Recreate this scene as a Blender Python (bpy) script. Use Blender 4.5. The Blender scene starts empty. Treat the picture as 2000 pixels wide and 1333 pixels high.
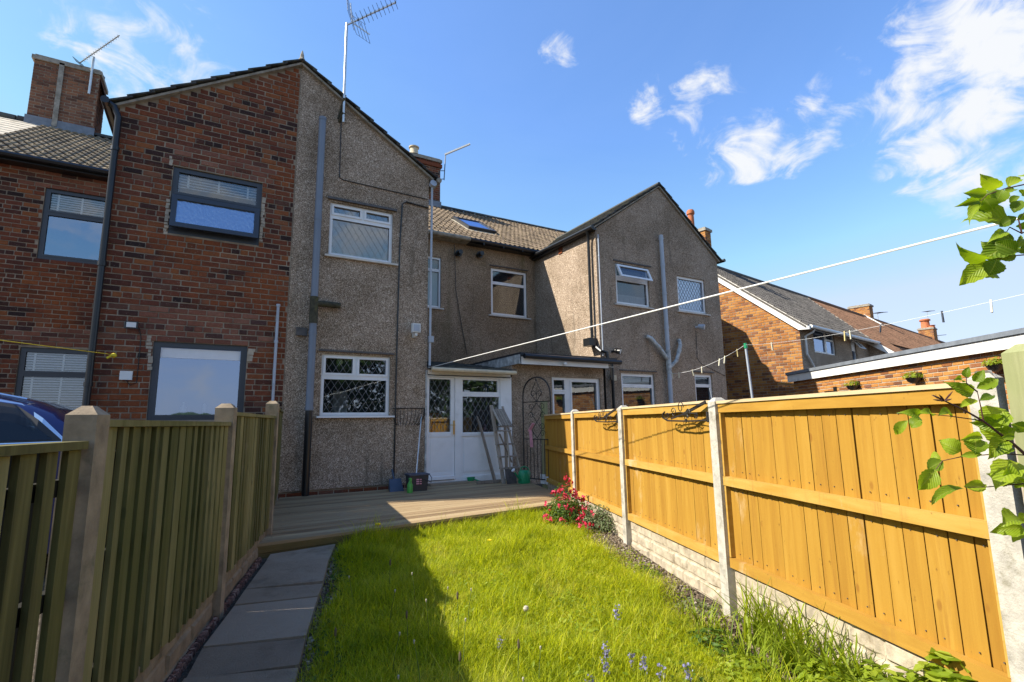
import bpy, math, random
import numpy as np
from mathutils import Matrix, Vector
random.seed(7); rng = np.random.default_rng(7)
S = bpy.context.scene
COL = S.collection
EYE = 1.28            # everything below is laid out with z = 0 at eye height; lifted by EYE at the very end

# ------------------------------------------------------------------ camera, sky, sun, exposure
cam_d = bpy.data.cameras.new('camera'); cam = bpy.data.objects.new('camera', cam_d); COL.objects.link(cam)
yaw, pitch, roll = math.radians(30.077), math.radians(8.967), math.radians(-0.825)
fw = Vector((math.sin(yaw)*math.cos(pitch), math.cos(yaw)*math.cos(pitch), math.sin(pitch)))
rt = Vector((math.cos(yaw), -math.sin(yaw), 0)); up = rt.cross(fw)
r2 = rt*math.cos(roll)+up*math.sin(roll); u2 = -rt*math.sin(roll)+up*math.cos(roll)
cam.matrix_world = Matrix(((r2.x, u2.x, -fw.x, 0), (r2.y, u2.y, -fw.y, 0), (r2.z, u2.z, -fw.z, EYE), (0, 0, 0, 1)))
cam_d.sensor_width = 36; cam_d.lens = 36*1007.7/2000; cam_d.clip_start = .05; cam_d.clip_end = 3000
S.camera = cam
S.view_settings.view_transform = 'Standard'; S.view_settings.look = 'None'
S.view_settings.gamma = 1; S.view_settings.use_curve_mapping = False
S.view_settings.exposure = EXPOSURE = 1.20
SUN = Vector((-1.05, .41, 1.0)).normalized()
sd = bpy.data.lights.new('sun', 'SUN'); sd.energy = 3.9; sd.angle = math.radians(.55); sd.color = (1, .93, .80)
so = bpy.data.objects.new('sun', sd); COL.objects.link(so); so.rotation_euler = SUN.to_track_quat('Z', 'Y').to_euler(); so.location = (-20, 10, 30)
W = bpy.data.worlds.new('World'); S.world = W; W.use_nodes = True
wt = W.node_tree; wt.nodes.clear(); WN = wt.nodes.new; WL = wt.links.new
sky = WN('ShaderNodeTexSky'); sky.sky_type = 'NISHITA'; sky.sun_disc = False
sky.sun_elevation = math.asin(SUN.z); sky.sun_rotation = math.atan2(SUN.x, SUN.y)
sky.air_density = 1.15; sky.dust_density = .35; sky.ozone_density = 2.5; sky.altitude = 0
tc = WN('ShaderNodeTexCoord')
def wmath(op, a, b=None, c=None, clamp=False):
    n = WN('ShaderNodeMath'); n.operation = op; n.use_clamp = clamp
    for i, v in enumerate((a, b, c)):
        if v is None: continue
        if isinstance(v, (int, float)): n.inputs[i].default_value = v
        else: WL(v, n.inputs[i])
    return n.outputs[0]
def wnoise(scale, detail, rough, off=(0, 0, 0), dist=0, st=(1, 1, 1)):
    mp = WN('ShaderNodeMapping'); mp.inputs['Location'].default_value = off; mp.inputs['Scale'].default_value = st; WL(tc.outputs['Generated'], mp.inputs[0])
    n = WN('ShaderNodeTexNoise'); n.inputs['Scale'].default_value = scale; n.inputs['Detail'].default_value = detail
    n.inputs['Roughness'].default_value = rough; n.inputs['Distortion'].default_value = dist; WL(mp.outputs[0], n.inputs['Vector']); return n.outputs[0]
# clouds of the photographed sky: (direction, angular radius in degrees, strength)
CL = [((.857,.221,.465),5.6,1.15), ((.883,.273,.382),3.6,.75), ((.899,.224,.376),5,.85), ((.836,.217,.511),4.4,1.0), ((.87,.15,.50),6,.85),
      ((.617,.581,.53),1.6,.74), ((.664,.534,.523),3.0,.56), ((.756,.482,.443),3.0,.92), ((.718,.533,.449),2.4,.54),
      ((.787,.405,.465),3.0,.56), ((.811,.319,.49),3.2,.50), ((.8,.425,.423),1.6,.5),
      ((-.125,.841,.526),4.4,.60), ((-.088,.853,.514),4.0,.58), ((.467,.637,.614),1.5,.70),
      ((-.45,-.85,.15),7,.8), ((-.06,-.998,.045),4,.72), ((.2,-.93,.3),7,.75), ((-.10,-.93,.36),7,.75), ((.5,-.8,.25),9,.75), ((-.8,-.5,.3),12,.75), ((.7,-.6,.4),12,.75)]
blob = None
for d, rad, st in CL:
    d = Vector(d).normalized()
    dp = WN('ShaderNodeVectorMath'); dp.operation = 'DOT_PRODUCT'; WL(tc.outputs['Generated'], dp.inputs[0]); dp.inputs[1].default_value = d
    mr = WN('ShaderNodeMapRange'); mr.interpolation_type = 'SMOOTHSTEP'; WL(dp.outputs['Value'], mr.inputs['Value'])
    mr.inputs['From Min'].default_value = math.cos(math.radians(rad*1.7)); mr.inputs['From Max'].default_value = math.cos(math.radians(rad*.1))
    mr.inputs['To Min'].default_value = 0; mr.inputs['To Max'].default_value = st
    blob = mr.outputs[0] if blob is None else wmath('MAXIMUM', blob, mr.outputs[0])
n1 = wnoise(11, 9, .60, (3.1, 1.2, .4), .9, (1, 1, 1.6))
n2 = wnoise(26, 5, .55, (1.7, 5, 2), .1)
dens = wmath('ADD', wmath('MULTIPLY', wmath('SUBTRACT', n1, .5), 2.7), wmath('MULTIPLY', wmath('SUBTRACT', n2, .5), .9))
dens = wmath('ADD', dens, wmath('MULTIPLY', blob, .80))
mr = WN('ShaderNodeMapRange'); mr.interpolation_type = 'SMOOTHSTEP'; WL(dens, mr.inputs['Value'])
mr.inputs['From Min'].default_value = .30; mr.inputs['From Max'].default_value = 1.12
cov = wmath('MULTIPLY', mr.outputs[0], wmath('MINIMUM', wmath('MULTIPLY', blob, 5), 1))
# thin high veil, denser towards the horizon
veil = wmath('MULTIPLY', wnoise(2.2, 7, .6, (0, 4, 1), .6, (1, 1, 2.2)), .05)
mix = WN('ShaderNodeMix'); mix.data_type = 'RGBA'; WL(veil, mix.inputs[0]); WL(sky.outputs[0], mix.inputs[6]); mix.inputs[7].default_value = (5.5, 6.2, 7.4, 1)
mix2 = WN('ShaderNodeMix'); mix2.data_type = 'RGBA'; WL(cov, mix2.inputs[0]); WL(mix.outputs[2], mix2.inputs[6]); mix2.inputs[7].default_value = (3.3, 3.4, 3.55, 1)
hs = WN('ShaderNodeHueSaturation'); hs.inputs['Saturation'].default_value = 1.22; tn = WN('ShaderNodeMix'); tn.data_type = 'RGBA'; tn.blend_type = 'MULTIPLY'; tn.inputs[0].default_value = 1; tn.inputs[7].default_value = (1.04, .975, 1.03, 1); WL(sky.outputs[0], tn.inputs[6]); WL(tn.outputs[2], hs.inputs['Color']); mn = WN('ShaderNodeMix'); mn.data_type = 'RGBA'; mn.blend_type = 'DARKEN'; mn.inputs[0].default_value = .85; mn.inputs[7].default_value = (2.2, 2.62, 3.4, 1); WL(hs.outputs[0], mn.inputs[6]); WL(mn.outputs[2], mix.inputs[6])
bg = WN('ShaderNodeBackground'); bg.inputs['Strength'].default_value = SKY = .122; WL(mix2.outputs[2], bg.inputs[0])
wo = WN('ShaderNodeOutputWorld'); WL(bg.outputs[0], wo.inputs[0])

# ------------------------------------------------------------------ helpers
class MB:
    def __init__(s): s.v = []; s.f = []
    def face(s, pts):
        b = len(s.v); s.v += [tuple(p) for p in pts]; s.f.append(tuple(range(b, b+len(pts)))); return s
    def hexa(s, c):      # 8 corners: bottom 4 ccw, top 4 ccw
        b = len(s.v); s.v += [tuple(p) for p in c]
        s.f += [tuple(b+i for i in q) for q in ((3,2,1,0),(4,5,6,7),(0,1,5,4),(1,2,6,5),(2,3,7,6),(3,0,4,7))]; return s
    def box(s, x0, x1, y0, y1, z0, z1):
        return s.hexa([(x0,y0,z0),(x1,y0,z0),(x1,y1,z0),(x0,y1,z0),(x0,y0,z1),(x1,y0,z1),(x1,y1,z1),(x0,y1,z1)])
    def fbox(s, F, a0, a1, n0, n1, z0, z1):   # box in a frame F(along, out, z)
        return s.hexa([F(a0,n0,z0),F(a1,n0,z0),F(a1,n1,z0),F(a0,n1,z0),F(a0,n0,z1),F(a1,n0,z1),F(a1,n1,z1),F(a0,n1,z1)])
    def bar(s, p, q, w, h, upv=(0,0,1)):
        p = Vector(p); q = Vector(q); d = (q-p).normalized(); u = Vector(upv)
        if abs(d.dot(u)) > .98: u = Vector((0, 1, 0))
        a = d.cross(u).normalized()*w/2; c = a.cross(d).normalized()*h/2
        return s.hexa([p-a-c, p+a-c, q+a-c, q-a-c, p-a+c, p+a+c, q+a+c, q-a+c])
    def tube(s, pts, r, n=8, cap=True):
        pts = [Vector(p) for p in pts]; R = r if isinstance(r, (list, tuple)) else [r]*len(pts)
        b = len(s.v); prev = None
        for i, p in enumerate(pts):
            d = (pts[min(i+1, len(pts)-1)]-pts[max(i-1, 0)]).normalized()
            if prev is None:
                prev = d.cross(Vector((0,0,1))) if abs(d.z) < .95 else d.cross(Vector((0,1,0)))
            a = (prev-d*prev.dot(d)).normalized(); prev = a; c = d.cross(a)
            for k in range(n):
                t = 2*math.pi*k/n; s.v.append(tuple(p+(a*math.cos(t)+c*math.sin(t))*R[i]))
        for i in range(len(pts)-1):
            for k in range(n):
                s.f.append((b+i*n+k, b+i*n+(k+1)%n, b+(i+1)*n+(k+1)%n, b+(i+1)*n+k))
        if cap:
            s.f.append(tuple(b+k for k in reversed(range(n)))); s.f.append(tuple(b+(len(pts)-1)*n+k for k in range(n)))
        return s
    def lathe(s, prof, c, n=14, sx=1, sy=1):
        b = len(s.v)
        for r, z in prof:
            for k in range(n):
                t = 2*math.pi*k/n; s.v.append((c[0]+r*sx*math.cos(t), c[1]+r*sy*math.sin(t), c[2]+z))
        for i in range(len(prof)-1):
            for k in range(n): s.f.append((b+i*n+k, b+i*n+(k+1)%n, b+(i+1)*n+(k+1)%n, b+(i+1)*n+k))
        s.f.append(tuple(b+k for k in reversed(range(n)))); s.f.append(tuple(b+(len(prof)-1)*n+k for k in range(n)))
        return s
    def prism(s, poly, F, n0, n1):   # poly of (a,z) in frame F
        b = len(s.v); m = len(poly)
        s.v += [tuple(F(a, n0, z)) for a, z in poly]+[tuple(F(a, n1, z)) for a, z in poly]
        s.f.append(tuple(b+k for k in range(m))); s.f.append(tuple(b+m+k for k in reversed(range(m))))
        for k in range(m): s.f.append((b+k, b+m+k, b+m+(k+1)%m, b+(k+1)%m))
        return s
WORLD = {}
def link(name, data, parent=None, mw=None):
    o = bpy.data.objects.new(name, data); COL.objects.link(o)
    mw = mw or Matrix.Identity(4)
    if parent is not None:
        o.parent = parent; o.matrix_basis = WORLD[parent.name].inverted() @ mw
    else: o.matrix_basis = mw
    WORLD[o.name] = mw; return o
def mesh(name, v, f, m=None, smooth=False):
    me = bpy.data.meshes.new(name); me.from_pydata([tuple(p) for p in v], [], f)
    if m is not None: me.materials.append(m)
    if smooth: me.shade_smooth()
    me.validate(); me.update(); return me
def fixnormals(me):
    import bmesh
    bm = bmesh.new(); bm.from_mesh(me); bmesh.ops.recalc_face_normals(bm, faces=bm.faces); bm.to_mesh(me); bm.free()
def part(name, mb, m, parent=None, smooth=False, org=None, fix=True, kind=None):
    v = [Vector(p) for p in mb.v]
    if org is None and v:
        lo = [min(p[i] for p in v) for i in range(3)]; hi = [max(p[i] for p in v) for i in range(3)]
        org = Vector(((lo[0]+hi[0])/2, (lo[1]+hi[1])/2, lo[2]))
    org = Vector(org or (0, 0, 0))
    me = mesh(name, [p-org for p in v], mb.f, m, False)
    if fix and len(mb.f) < 6000: fixnormals(me)
    if smooth:
        me.shade_smooth()
        try: me.set_sharp_from_angle(angle=math.radians(38))
        except Exception: pass
    o = link(name, me, parent, Matrix.Translation(org))
    if kind: o['kind'] = kind
    return o
def tag(o, label, cat, group=None, kind=None):
    o['label'] = label; o['category'] = cat
    if group: o['group'] = group
    if kind: o['kind'] = kind
    return o
def thing(name, label, cat, loc, group=None):
    o = link(name, None, None, Matrix.Translation(Vector(loc))); return tag(o, label, cat, group)
def struct(o): o['kind'] = 'structure'; return o

# ------------------------------------------------------------------ materials
def lin(c):
    return tuple(((x/255)/12.92 if x/255 <= .04045 else ((x/255+.055)/1.055)**2.4) for x in c)+(1,)
class NM:
    def __init__(s, name):
        s.m = bpy.data.materials.new(name); s.m.use_nodes = True; s.t = s.m.node_tree; s.b = s.t.nodes['Principled BSDF']
        s.geo = s.n('ShaderNodeNewGeometry'); s.oi = None
    def n(s, t): return s.t.nodes.new(t)
    def l(s, a, b): s.t.links.new(a, b)
    def objrand(s):
        if s.oi is None: s.oi = s.n('ShaderNodeObjectInfo')
        return s.oi.outputs['Random']
    def pos(s, st=(1,1,1), off=(0,0,0), rot=(0,0,0)):
        mp = s.n('ShaderNodeMapping'); mp.inputs['Scale'].default_value = st; mp.inputs['Location'].default_value = off; mp.inputs['Rotation'].default_value = rot
        s.l(s.geo.outputs['Position'], mp.inputs[0]); return mp.outputs[0]
    def noise(s, scale, detail=5, rough=.55, st=(1,1,1), off=(0,0,0), dist=0, rot=(0,0,0)):
        x = s.n('ShaderNodeTexNoise'); x.inputs['Scale'].default_value = scale; x.inputs['Detail'].default_value = detail
        x.inputs['Roughness'].default_value = rough; x.inputs['Distortion'].default_value = dist; s.l(s.pos(st, off, rot), x.inputs['Vector']); return x.outputs[0]
    def vor(s, scale, out='Color', st=(1,1,1), feat='F1'):
        x = s.n('ShaderNodeTexVoronoi'); x.feature = feat; x.inputs['Scale'].default_value = scale; s.l(s.pos(st), x.inputs['Vector']); return x.outputs[out]
    def math(s, op, a, b=None, clamp=False):
        x = s.n('ShaderNodeMath'); x.operation = op; x.use_clamp = clamp
        for i, v in enumerate((a, b)):
            if v is None: continue
            if isinstance(v, (int, float)): x.inputs[i].default_value = v
            else: s.l(v, x.inputs[i])
        return x.outputs[0]
    def ramp(s, f, stops, const=False):
        x = s.n('ShaderNodeValToRGB'); cr = x.color_ramp
        if const: cr.interpolation = 'CONSTANT'
        while len(cr.elements) < len(stops): cr.elements.new(.5)
        for e, (p, c) in zip(cr.elements, stops): e.position = p; e.color = c if len(c) == 4 else tuple(c)+(1,)
        s.l(f, x.inputs[0]); return x.outputs[0]
    def mix(s, f, a, b, mode='MIX'):
        x = s.n('ShaderNodeMix'); x.data_type = 'RGBA'; x.blend_type = mode
        if isinstance(f, (int, float)): x.inputs[0].default_value = f
        else: s.l(f, x.inputs[0])
        for k, v in ((6, a), (7, b)):
            if isinstance(v, tuple): x.inputs[k].default_value = v if len(v) == 4 else v+(1,)
            else: s.l(v, x.inputs[k])
        return x.outputs[2]
    def smooth(s, f, a, b, lo=0, hi=1):
        x = s.n('ShaderNodeMapRange'); x.interpolation_type = 'SMOOTHSTEP'; s.l(f, x.inputs['Value'])
        for k, v in (('From Min', a), ('From Max', b), ('To Min', lo), ('To Max', hi)): x.inputs[k].default_value = v
        return x.outputs[0]
    def bump(s, h, strength, dist=.01):
        x = s.n('ShaderNodeBump'); x.inputs['Strength'].default_value = strength; x.inputs['Distance'].default_value = dist
        s.l(h, x.inputs['Height']); s.l(x.outputs[0], s.b.inputs['Normal']); return x
    def col(s, c):
        if isinstance(c, tuple): s.b.inputs['Base Color'].default_value = c if len(c) == 4 else c+(1,)
        else: s.l(c, s.b.inputs['Base Color'])
    def set(s, **k):
        for a, v in k.items(): s.b.inputs[a.replace('_', ' ')].default_value = v
        return s
def simple(name, c, rough=.6, var=.25, scale=6, bump=0, bscale=60, metal=0, st=(1,1,1), spec=.5, dirt=None):
    a = NM(name); c = tuple(c[:3])
    d = tuple(x*(1-var) for x in c); u = tuple(min(1, x*(1+var)) for x in c)
    k = a.ramp(a.noise(scale, 6, .6, st), [(.3, d), (.7, u)])
    if dirt: k = a.mix(a.smooth(a.noise(scale*.7, 8, .7, (1,1,1), (5,3,1)), .52, .72, 0, dirt[1]), k, dirt[0])
    a.col(k); a.set(Roughness=rough, Metallic=metal, Specular_IOR_Level=spec)
    if bump: a.bump(a.noise(bscale, 4, .6, st), bump, .004)
    return a.m

def brick_mat(name, isl, stops, region=None, dk=1.0):
    a = NM(name)
    r = a.geo.outputs['Random Per Island'] if isl else a.objrand()
    base = a.ramp(r, stops)
    reg = a.noise(.8, 3, .6, (1,1,1.4), (2,7,1))
    if region: base = a.mix(a.smooth(reg, .50, .66, 0, .7), base, region)
    n = a.noise(26, 6, .65); base = a.mix(a.smooth(n, .35, .75, 0, .45), base, a.mix(1, base, (.45,.42,.40), 'MULTIPLY'))
    sp = a.noise(60, 3, .5, (1,1,1), (3,3,3)); base = a.mix(a.smooth(sp, .62, .74, 0, .35), base, (.42,.34,.27))
    a.col(base); a.set(Roughness=.88, Specular_IOR_Level=.25); a.bump(a.noise(70, 5, .65), .5, .006); return a.m
ST_RED = [(0,(.030,.018,.017)), (.12,(.052,.024,.020)), (.26,(.095,.033,.022)), (.42,(.15,.045,.024)), (.58,(.205,.060,.026)), (.72,(.145,.045,.027)), (.87,(.265,.088,.030)), (.95,(.19,.085,.052)), (1,(.07,.03,.024))]
ST_ORG = [(0,(.14,.06,.035)), (.15,(.30,.115,.035)), (.4,(.44,.185,.045)), (.65,(.50,.24,.065)), (.85,(.38,.145,.04)), (1,(.20,.09,.06))]
ST_NEW = [(0,(.06,.03,.027)), (.2,(.16,.062,.04)), (.45,(.24,.092,.055)), (.7,(.19,.07,.045)), (.88,(.28,.125,.08)), (1,(.09,.045,.04))]
ST_PAIN = [(0,(.10,.05,.035)), (.3,(.20,.085,.05)), (.6,(.28,.13,.07)), (1,(.15,.08,.06))]
M = {}
for k, st, reg in (('red', ST_RED, (.27,.075,.022)), ('orange', ST_ORG, None), ('new', ST_NEW, None), ('chim', ST_PAIN, (.40,.16,.07))):
    M['brick_'+k] = brick_mat('brick_'+k, False, st, reg); M['brick_'+k+'_i'] = brick_mat('brick_'+k+'_joined', True, st, reg)
M['mortar'] = simple('mortar', (.30,.245,.185), .95, .35, 5, .4, 90)
M['mortar_dark'] = simple('mortar_old', (.27,.215,.155), .95, .45, 4, .4, 90)
M['mortar_pale'] = simple('mortar_pale', (.40,.34,.26), .95, .25, 8, .3, 90)
def pebble(name, tint=(1,1,1), damp=0, sc=1.0):
    a = NM(name)
    c = a.ramp(a.vor(88*sc, 'Color'), [(0,(.10,.075,.055)), (.28,(.24,.19,.14)), (.5,(.40,.32,.25)), (.72,(.50,.42,.34)), (.9,(.70,.62,.53)), (1,(.92,.87,.78))])
    edge = a.vor(88*sc, 'Distance', feat='DISTANCE_TO_EDGE')
    c = a.mix(a.smooth(edge, 0, .13, .75, 0), c, (.10,.078,.06))
    c = a.mix(a.smooth(a.noise(22, 4, .6), .3, .7, 0, .45), c, a.mix(1, c, (.62,.58,.54), 'MULTIPLY'))
    c = a.mix(a.smooth(a.noise(.9, 7, .7), .42, .62, 0, .8), c, a.mix(1, c, (.68,.66,.62), 'MULTIPLY'))
    # rain streaks below sills and gutters: long in z, narrow in x
    c = a.mix(a.smooth(a.noise(2.6, 6, .6, (1.6,1.6,.16), (1.3,0,0)), .56, .72, 0, .55+damp*.35), c, (.095,.08,.06))
    if damp: c = a.mix(a.smooth(a.noise(1.7, 5, .6, (1.2,1.2,.22), (4.3,2,0)), .5, .74, 0, damp), c, (.10,.095,.045))
    c = a.mix(1, c, tuple(tint)+(1,), 'MULTIPLY')
    a.col(c); a.set(Roughness=.93, Specular_IOR_Level=.25); a.bump(a.math('ADD', edge, a.math('MULTIPLY', a.noise(120, 3, .6), .3)), .8, .012); return a.m
M['pebble'] = pebble('pebbledash', (1.32,1.25,1.18)); M['pebble_damp'] = pebble('pebbledash_damp', (1.14,1.03,.89), .6); M['pebble_b'] = pebble('pebbledash_pale', (1.0,.95,.90), .1)
M['upvc'] = simple('white_upvc', (.78,.79,.80), .35, .05, 3, dirt=((.45,.43,.38), .3)); M['paint'] = simple('white_paint_board', (.78,.77,.74), .55, .06, 4, dirt=((.4,.37,.32), .45))
M['oldpaint'] = simple('flaking_paint', (.42,.44,.44), .8, .5, 9, .4, 40, dirt=((.12,.10,.09), .8))
M['grey_frame'] = simple('anthracite_frame', (.035,.042,.055), .38, .1, 3)
M['sill'] = simple('painted_sill', (.62,.58,.52), .75, .15, 6, .2, 60, dirt=((.22,.19,.15), .6))
M['black'] = simple('black_plastic', (.012,.013,.015), .35, .2, 4); M['blackmetal'] = simple('wrought_iron', (.016,.014,.013), .55, .3, 20, dirt=((.10,.035,.012), .6))
M['bitumen'] = simple('bitumen', (.022,.023,.026), .55, .35, 5, .5, 50); M['lead'] = simple('lead_flashing', (.17,.19,.22), .5, .25, 6, .2, 20)
M['pipe_grey'] = simple('grey_plastic_pipe', (.17,.20,.25), .45, .12, 2); M['pipe_light'] = simple('light_grey_pipe', (.40,.44,.50), .5, .12, 2, dirt=((.16,.17,.16), .5))
M['pipe_moss'] = simple('mossy_pipe', (.055,.05,.03), .9, .6, 14, .6, 60, dirt=((.11,.10,.02), .8))
M['alu'] = simple('aluminium', (.62,.62,.60), .35, .12, 8, metal=.7); M['white_plastic'] = simple('white_plastic', (.70,.70,.68), .4, .04, 3)
M['cream'] = simple('cream_clay', (.60,.50,.34), .8, .15, 8, .2, 40); M['terracotta'] = simple('terracotta', (.42,.13,.05), .8, .2, 8, .2, 40)
M['cement'] = simple('old_cement', (.30,.27,.22), .95, .35, 9, .5, 60, dirt=((.07,.075,.04), .7))
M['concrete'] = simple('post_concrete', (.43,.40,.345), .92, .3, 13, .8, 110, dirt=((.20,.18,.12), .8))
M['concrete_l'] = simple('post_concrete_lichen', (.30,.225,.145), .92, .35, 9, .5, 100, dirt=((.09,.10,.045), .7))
a = NM('paving_slab'); k = a.ramp(a.math('ADD', a.math('MULTIPLY', a.objrand(), .5), a.math('MULTIPLY', a.noise(5, 7, .65), .6)), [(.2,(.31,.24,.17)), (.5,(.39,.31,.22)), (.8,(.47,.38,.28))])
k = a.mix(a.smooth(a.noise(3.1, 8, .72, (1,1,1), (4,1,2)), .52, .70, 0, .5), k, (.17,.145,.10)); k = a.mix(a.smooth(a.noise(60, 3, .6), .62, .72, 0, .6), k, (.40,.36,.30)); a.col(k); a.set(Roughness=.93, Specular_IOR_Level=.2); a.bump(a.math('ADD', a.noise(110, 5, .75), a.noise(9, 5, .7)), 1.0, .02); M['slab'] = a.m
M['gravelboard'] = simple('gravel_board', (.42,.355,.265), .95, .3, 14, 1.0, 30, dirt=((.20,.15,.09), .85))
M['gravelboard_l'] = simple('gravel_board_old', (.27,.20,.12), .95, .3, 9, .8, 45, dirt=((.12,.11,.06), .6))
def wood(name, cols, st, island=False, rough=.75, knots=None, pale=None, bump=.25, green=None, wear=None, rv=.38):
    a = NM(name); r = a.geo.outputs['Random Per Island'] if island else a.objrand()
    off = a.n('ShaderNodeVectorMath'); off.operation = 'MULTIPLY_ADD'
    cmb = a.n('ShaderNodeCombineXYZ'); a.l(r, cmb.inputs[0]); a.l(r, cmb.inputs[1]); a.l(r, cmb.inputs[2])
    a.l(cmb.outputs[0], off.inputs[0]); off.inputs[1].default_value = (37, 23, 51); a.l(a.pos(st), off.inputs[2])
    g = a.n('ShaderNodeTexNoise'); g.inputs['Scale'].default_value = 22; g.inputs['Detail'].default_value = 6; g.inputs['Roughness'].default_value = .6; g.inputs['Distortion'].default_value = .6
    a.l(off.outputs[0], g.inputs['Vector'])
    f = a.math('ADD', a.math('MULTIPLY', g.outputs[0], .75), a.math('MULTIPLY', r, rv))
    c = a.ramp(f, [(.25, cols[0]), (.52, cols[1]), (.82, cols[2])])
    if knots:
        v = a.n('ShaderNodeTexVoronoi'); v.inputs['Scale'].default_value = 5.5; a.l(a.pos((1.3,1.3,.62)), v.inputs['Vector'])
        c = a.mix(a.smooth(v.outputs['Distance'], .05, .11, .55, 0), c, knots)
    if pale: c = a.mix(a.smooth(a.noise(3.4, 7, .7, (1,1,.45), (9,1,4)), .58, .74, 0, pale[1]), c, pale[0])
    if green: c = a.mix(a.smooth(a.noise(1.7, 5, .6, (1,1,.5), (2,1,8)), .38, .66, 0, green[1]), c, green[0])
    if wear:
        c = a.mix(a.smooth(a.noise(7, 6, .7, (1.6,1.6,.10), (3,3,1)), .56, .70, 0, .55), c, wear)
        c = a.mix(a.smooth(a.noise(30, 4, .6, (1,1,.5), (1,6,2)), .66, .74, 0, .6), c, tuple(x*.5 for x in wear))
    a.col(c); a.set(Roughness=rough, Specular_IOR_Level=.3); a.bump(g.outputs[0], bump, .004); return a.m
M['fence'] = wood('golden_fence_stain', [(.29,.142,.016), (.365,.195,.024), (.44,.255,.042)], (1,1,.07), knots=(.20,.075,.01), pale=((.52,.38,.20), .6), wear=(.24,.11,.018), rough=.9, bump=.5, rv=.24)
M['rail'] = wood('golden_rail_stain', [(.33,.17,.022), (.40,.22,.032), (.48,.30,.07)], (.15,.15,1), pale=((.55,.43,.27), .9), wear=(.30,.15,.035), rough=.9)
M['railtop'] = wood('weathered_capping', [(.45,.33,.18), (.58,.45,.27), (.62,.53,.38)], (.15,.15,1), pale=((.42,.36,.26), .8))
M['green_fence'] = wood('green_treated_board', [(.060,.052,.014), (.16,.135,.042), (.30,.25,.105)], (1,1,.06), knots=(.03,.028,.012), green=((.075,.085,.018), .6), pale=((.27,.24,.15), .5), bump=.5)
M['shade_wood'] = wood('shade_dark_wood', [(.006,.005,.003), (.010,.009,.005), (.018,.015,.008)], (1,1,.06))  # same timber, near-black: shade behind the slats put into the colour
M['deck'] = wood('deck_board', [(.17,.108,.056), (.31,.212,.112), (.44,.33,.185)], (.06,1,1), knots=(.06,.04,.025), pale=((.40,.34,.26), .4), bump=.5)
M['deckface'] = wood('deck_fascia', [(.13,.085,.032), (.20,.145,.055), (.27,.20,.09)], (.06,1,1), green=((.12,.11,.03), .5))
M['oldwood'] = wood('weathered_wood', [(.14,.11,.085), (.26,.215,.17), (.38,.33,.27)], (1,1,.08), pale=((.50,.46,.40), .5))
M['oldpost'] = wood('mossy_post', [(.22,.20,.12), (.36,.34,.20), (.46,.42,.27)], (1,1,.07), green=((.20,.24,.08), .7), pale=((.5,.48,.4), .4))
def tile(name, isl, c, lich):
    a = NM(name); r = a.geo.outputs['Random Per Island'] if isl else a.objrand()
    k = a.ramp(r, [(0, tuple(x*.6 for x in c)), (.5, c), (1, tuple(x*1.45 for x in c))])
    k = a.mix(a.smooth(a.noise(7, 7, .7), .45, .68, 0, .85), k, lich); k = a.mix(a.smooth(a.noise(19, 5, .7, (1,1,1), (7,2,5)), .55, .7, 0, .7), k, (.035,.03,.022))
    a.col(k); a.set(Roughness=.9, Specular_IOR_Level=.3); a.bump(a.noise(50, 5, .6), .5, .006); return a.m
for nm, c, l in (('tile', (.12,.088,.060), (.27,.205,.125)), ('tileL', (.16,.12,.075), (.36,.28,.165)), ('tilegrey', (.10,.09,.082), (.15,.14,.12)), ('tilebrown', (.19,.10,.06), (.28,.17,.10)), ('tiledark', (.055,.055,.055), (.10,.11,.08))):
    M[nm] = tile(nm, False, c, l); M[nm+'_i'] = tile(nm+'_joined', True, c, l)
M['paleroof'] = simple('pale_slate', (.58,.50,.38), .9, .2, 4, .3, 40, dirt=((.25,.2,.12), .7))
def glass(name, refl, tint=(.9,.95,1), bumpy=0, bscale=40, back=(.03,.035,.045), rough=.02, see=.6):
    a = NM(name); t = a.t; out = t.nodes['Material Output']
    gl = a.n('ShaderNodeBsdfGlossy'); gl.inputs['Roughness'].default_value = rough; gl.inputs['Color'].default_value = tint+(1,)
    tr = a.n('ShaderNodeBsdfTransparent'); tr.inputs['Color'].default_value = (.82,.86,.86,1)
    df = a.n('ShaderNodeBsdfDiffuse'); df.inputs['Color'].default_value = back+(1,)
    m0 = a.n('ShaderNodeMixShader'); m0.inputs[0].default_value = see; a.l(df.outputs[0], m0.inputs[1]); a.l(tr.outputs[0], m0.inputs[2])
    m1 = a.n('ShaderNodeMixShader'); lw = a.n('ShaderNodeLayerWeight'); lw.inputs['Blend'].default_value = .28 if refl > .05 else .08
    fac = a.math('ADD', a.math('MULTIPLY', lw.outputs['Fresnel'], .9), refl, True); a.l(fac, m1.inputs[0]); a.l(m0.outputs[0], m1.inputs[1]); a.l(gl.outputs[0], m1.inputs[2])
    b = a.n('ShaderNodeBump'); b.inputs['Strength'].default_value = bumpy if bumpy else .16; b.inputs['Distance'].default_value = .01
    a.l(a.noise(bscale if bumpy else 1.6, 3, .5, (1,1,.5) if bumpy else (1,1,1)), b.inputs['Height']); a.l(b.outputs[0], gl.inputs['Normal'])
    a.l(m1.outputs[0], out.inputs['Surface']); return a.m
M['glass_clear'] = glass('clear_window_glass', .12, (.85,.92,1.0), see=.92); M['glass'] = glass('window_glass', .10); M['glass_blue'] = glass('coated_window_glass', .32, (.58,.72,1.0)); M['glass_frost'] = glass('patterned_glass', .36, (.72,.84,1.0), .8, 34, (.10,.14,.22), .12, .1)
M['glass_dim'] = glass('leaded_window_glass', .20, (.85,.92,1), see=.75); M['leadcame'] = simple('lead_came', (.19,.195,.20), .5, .1)
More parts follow.
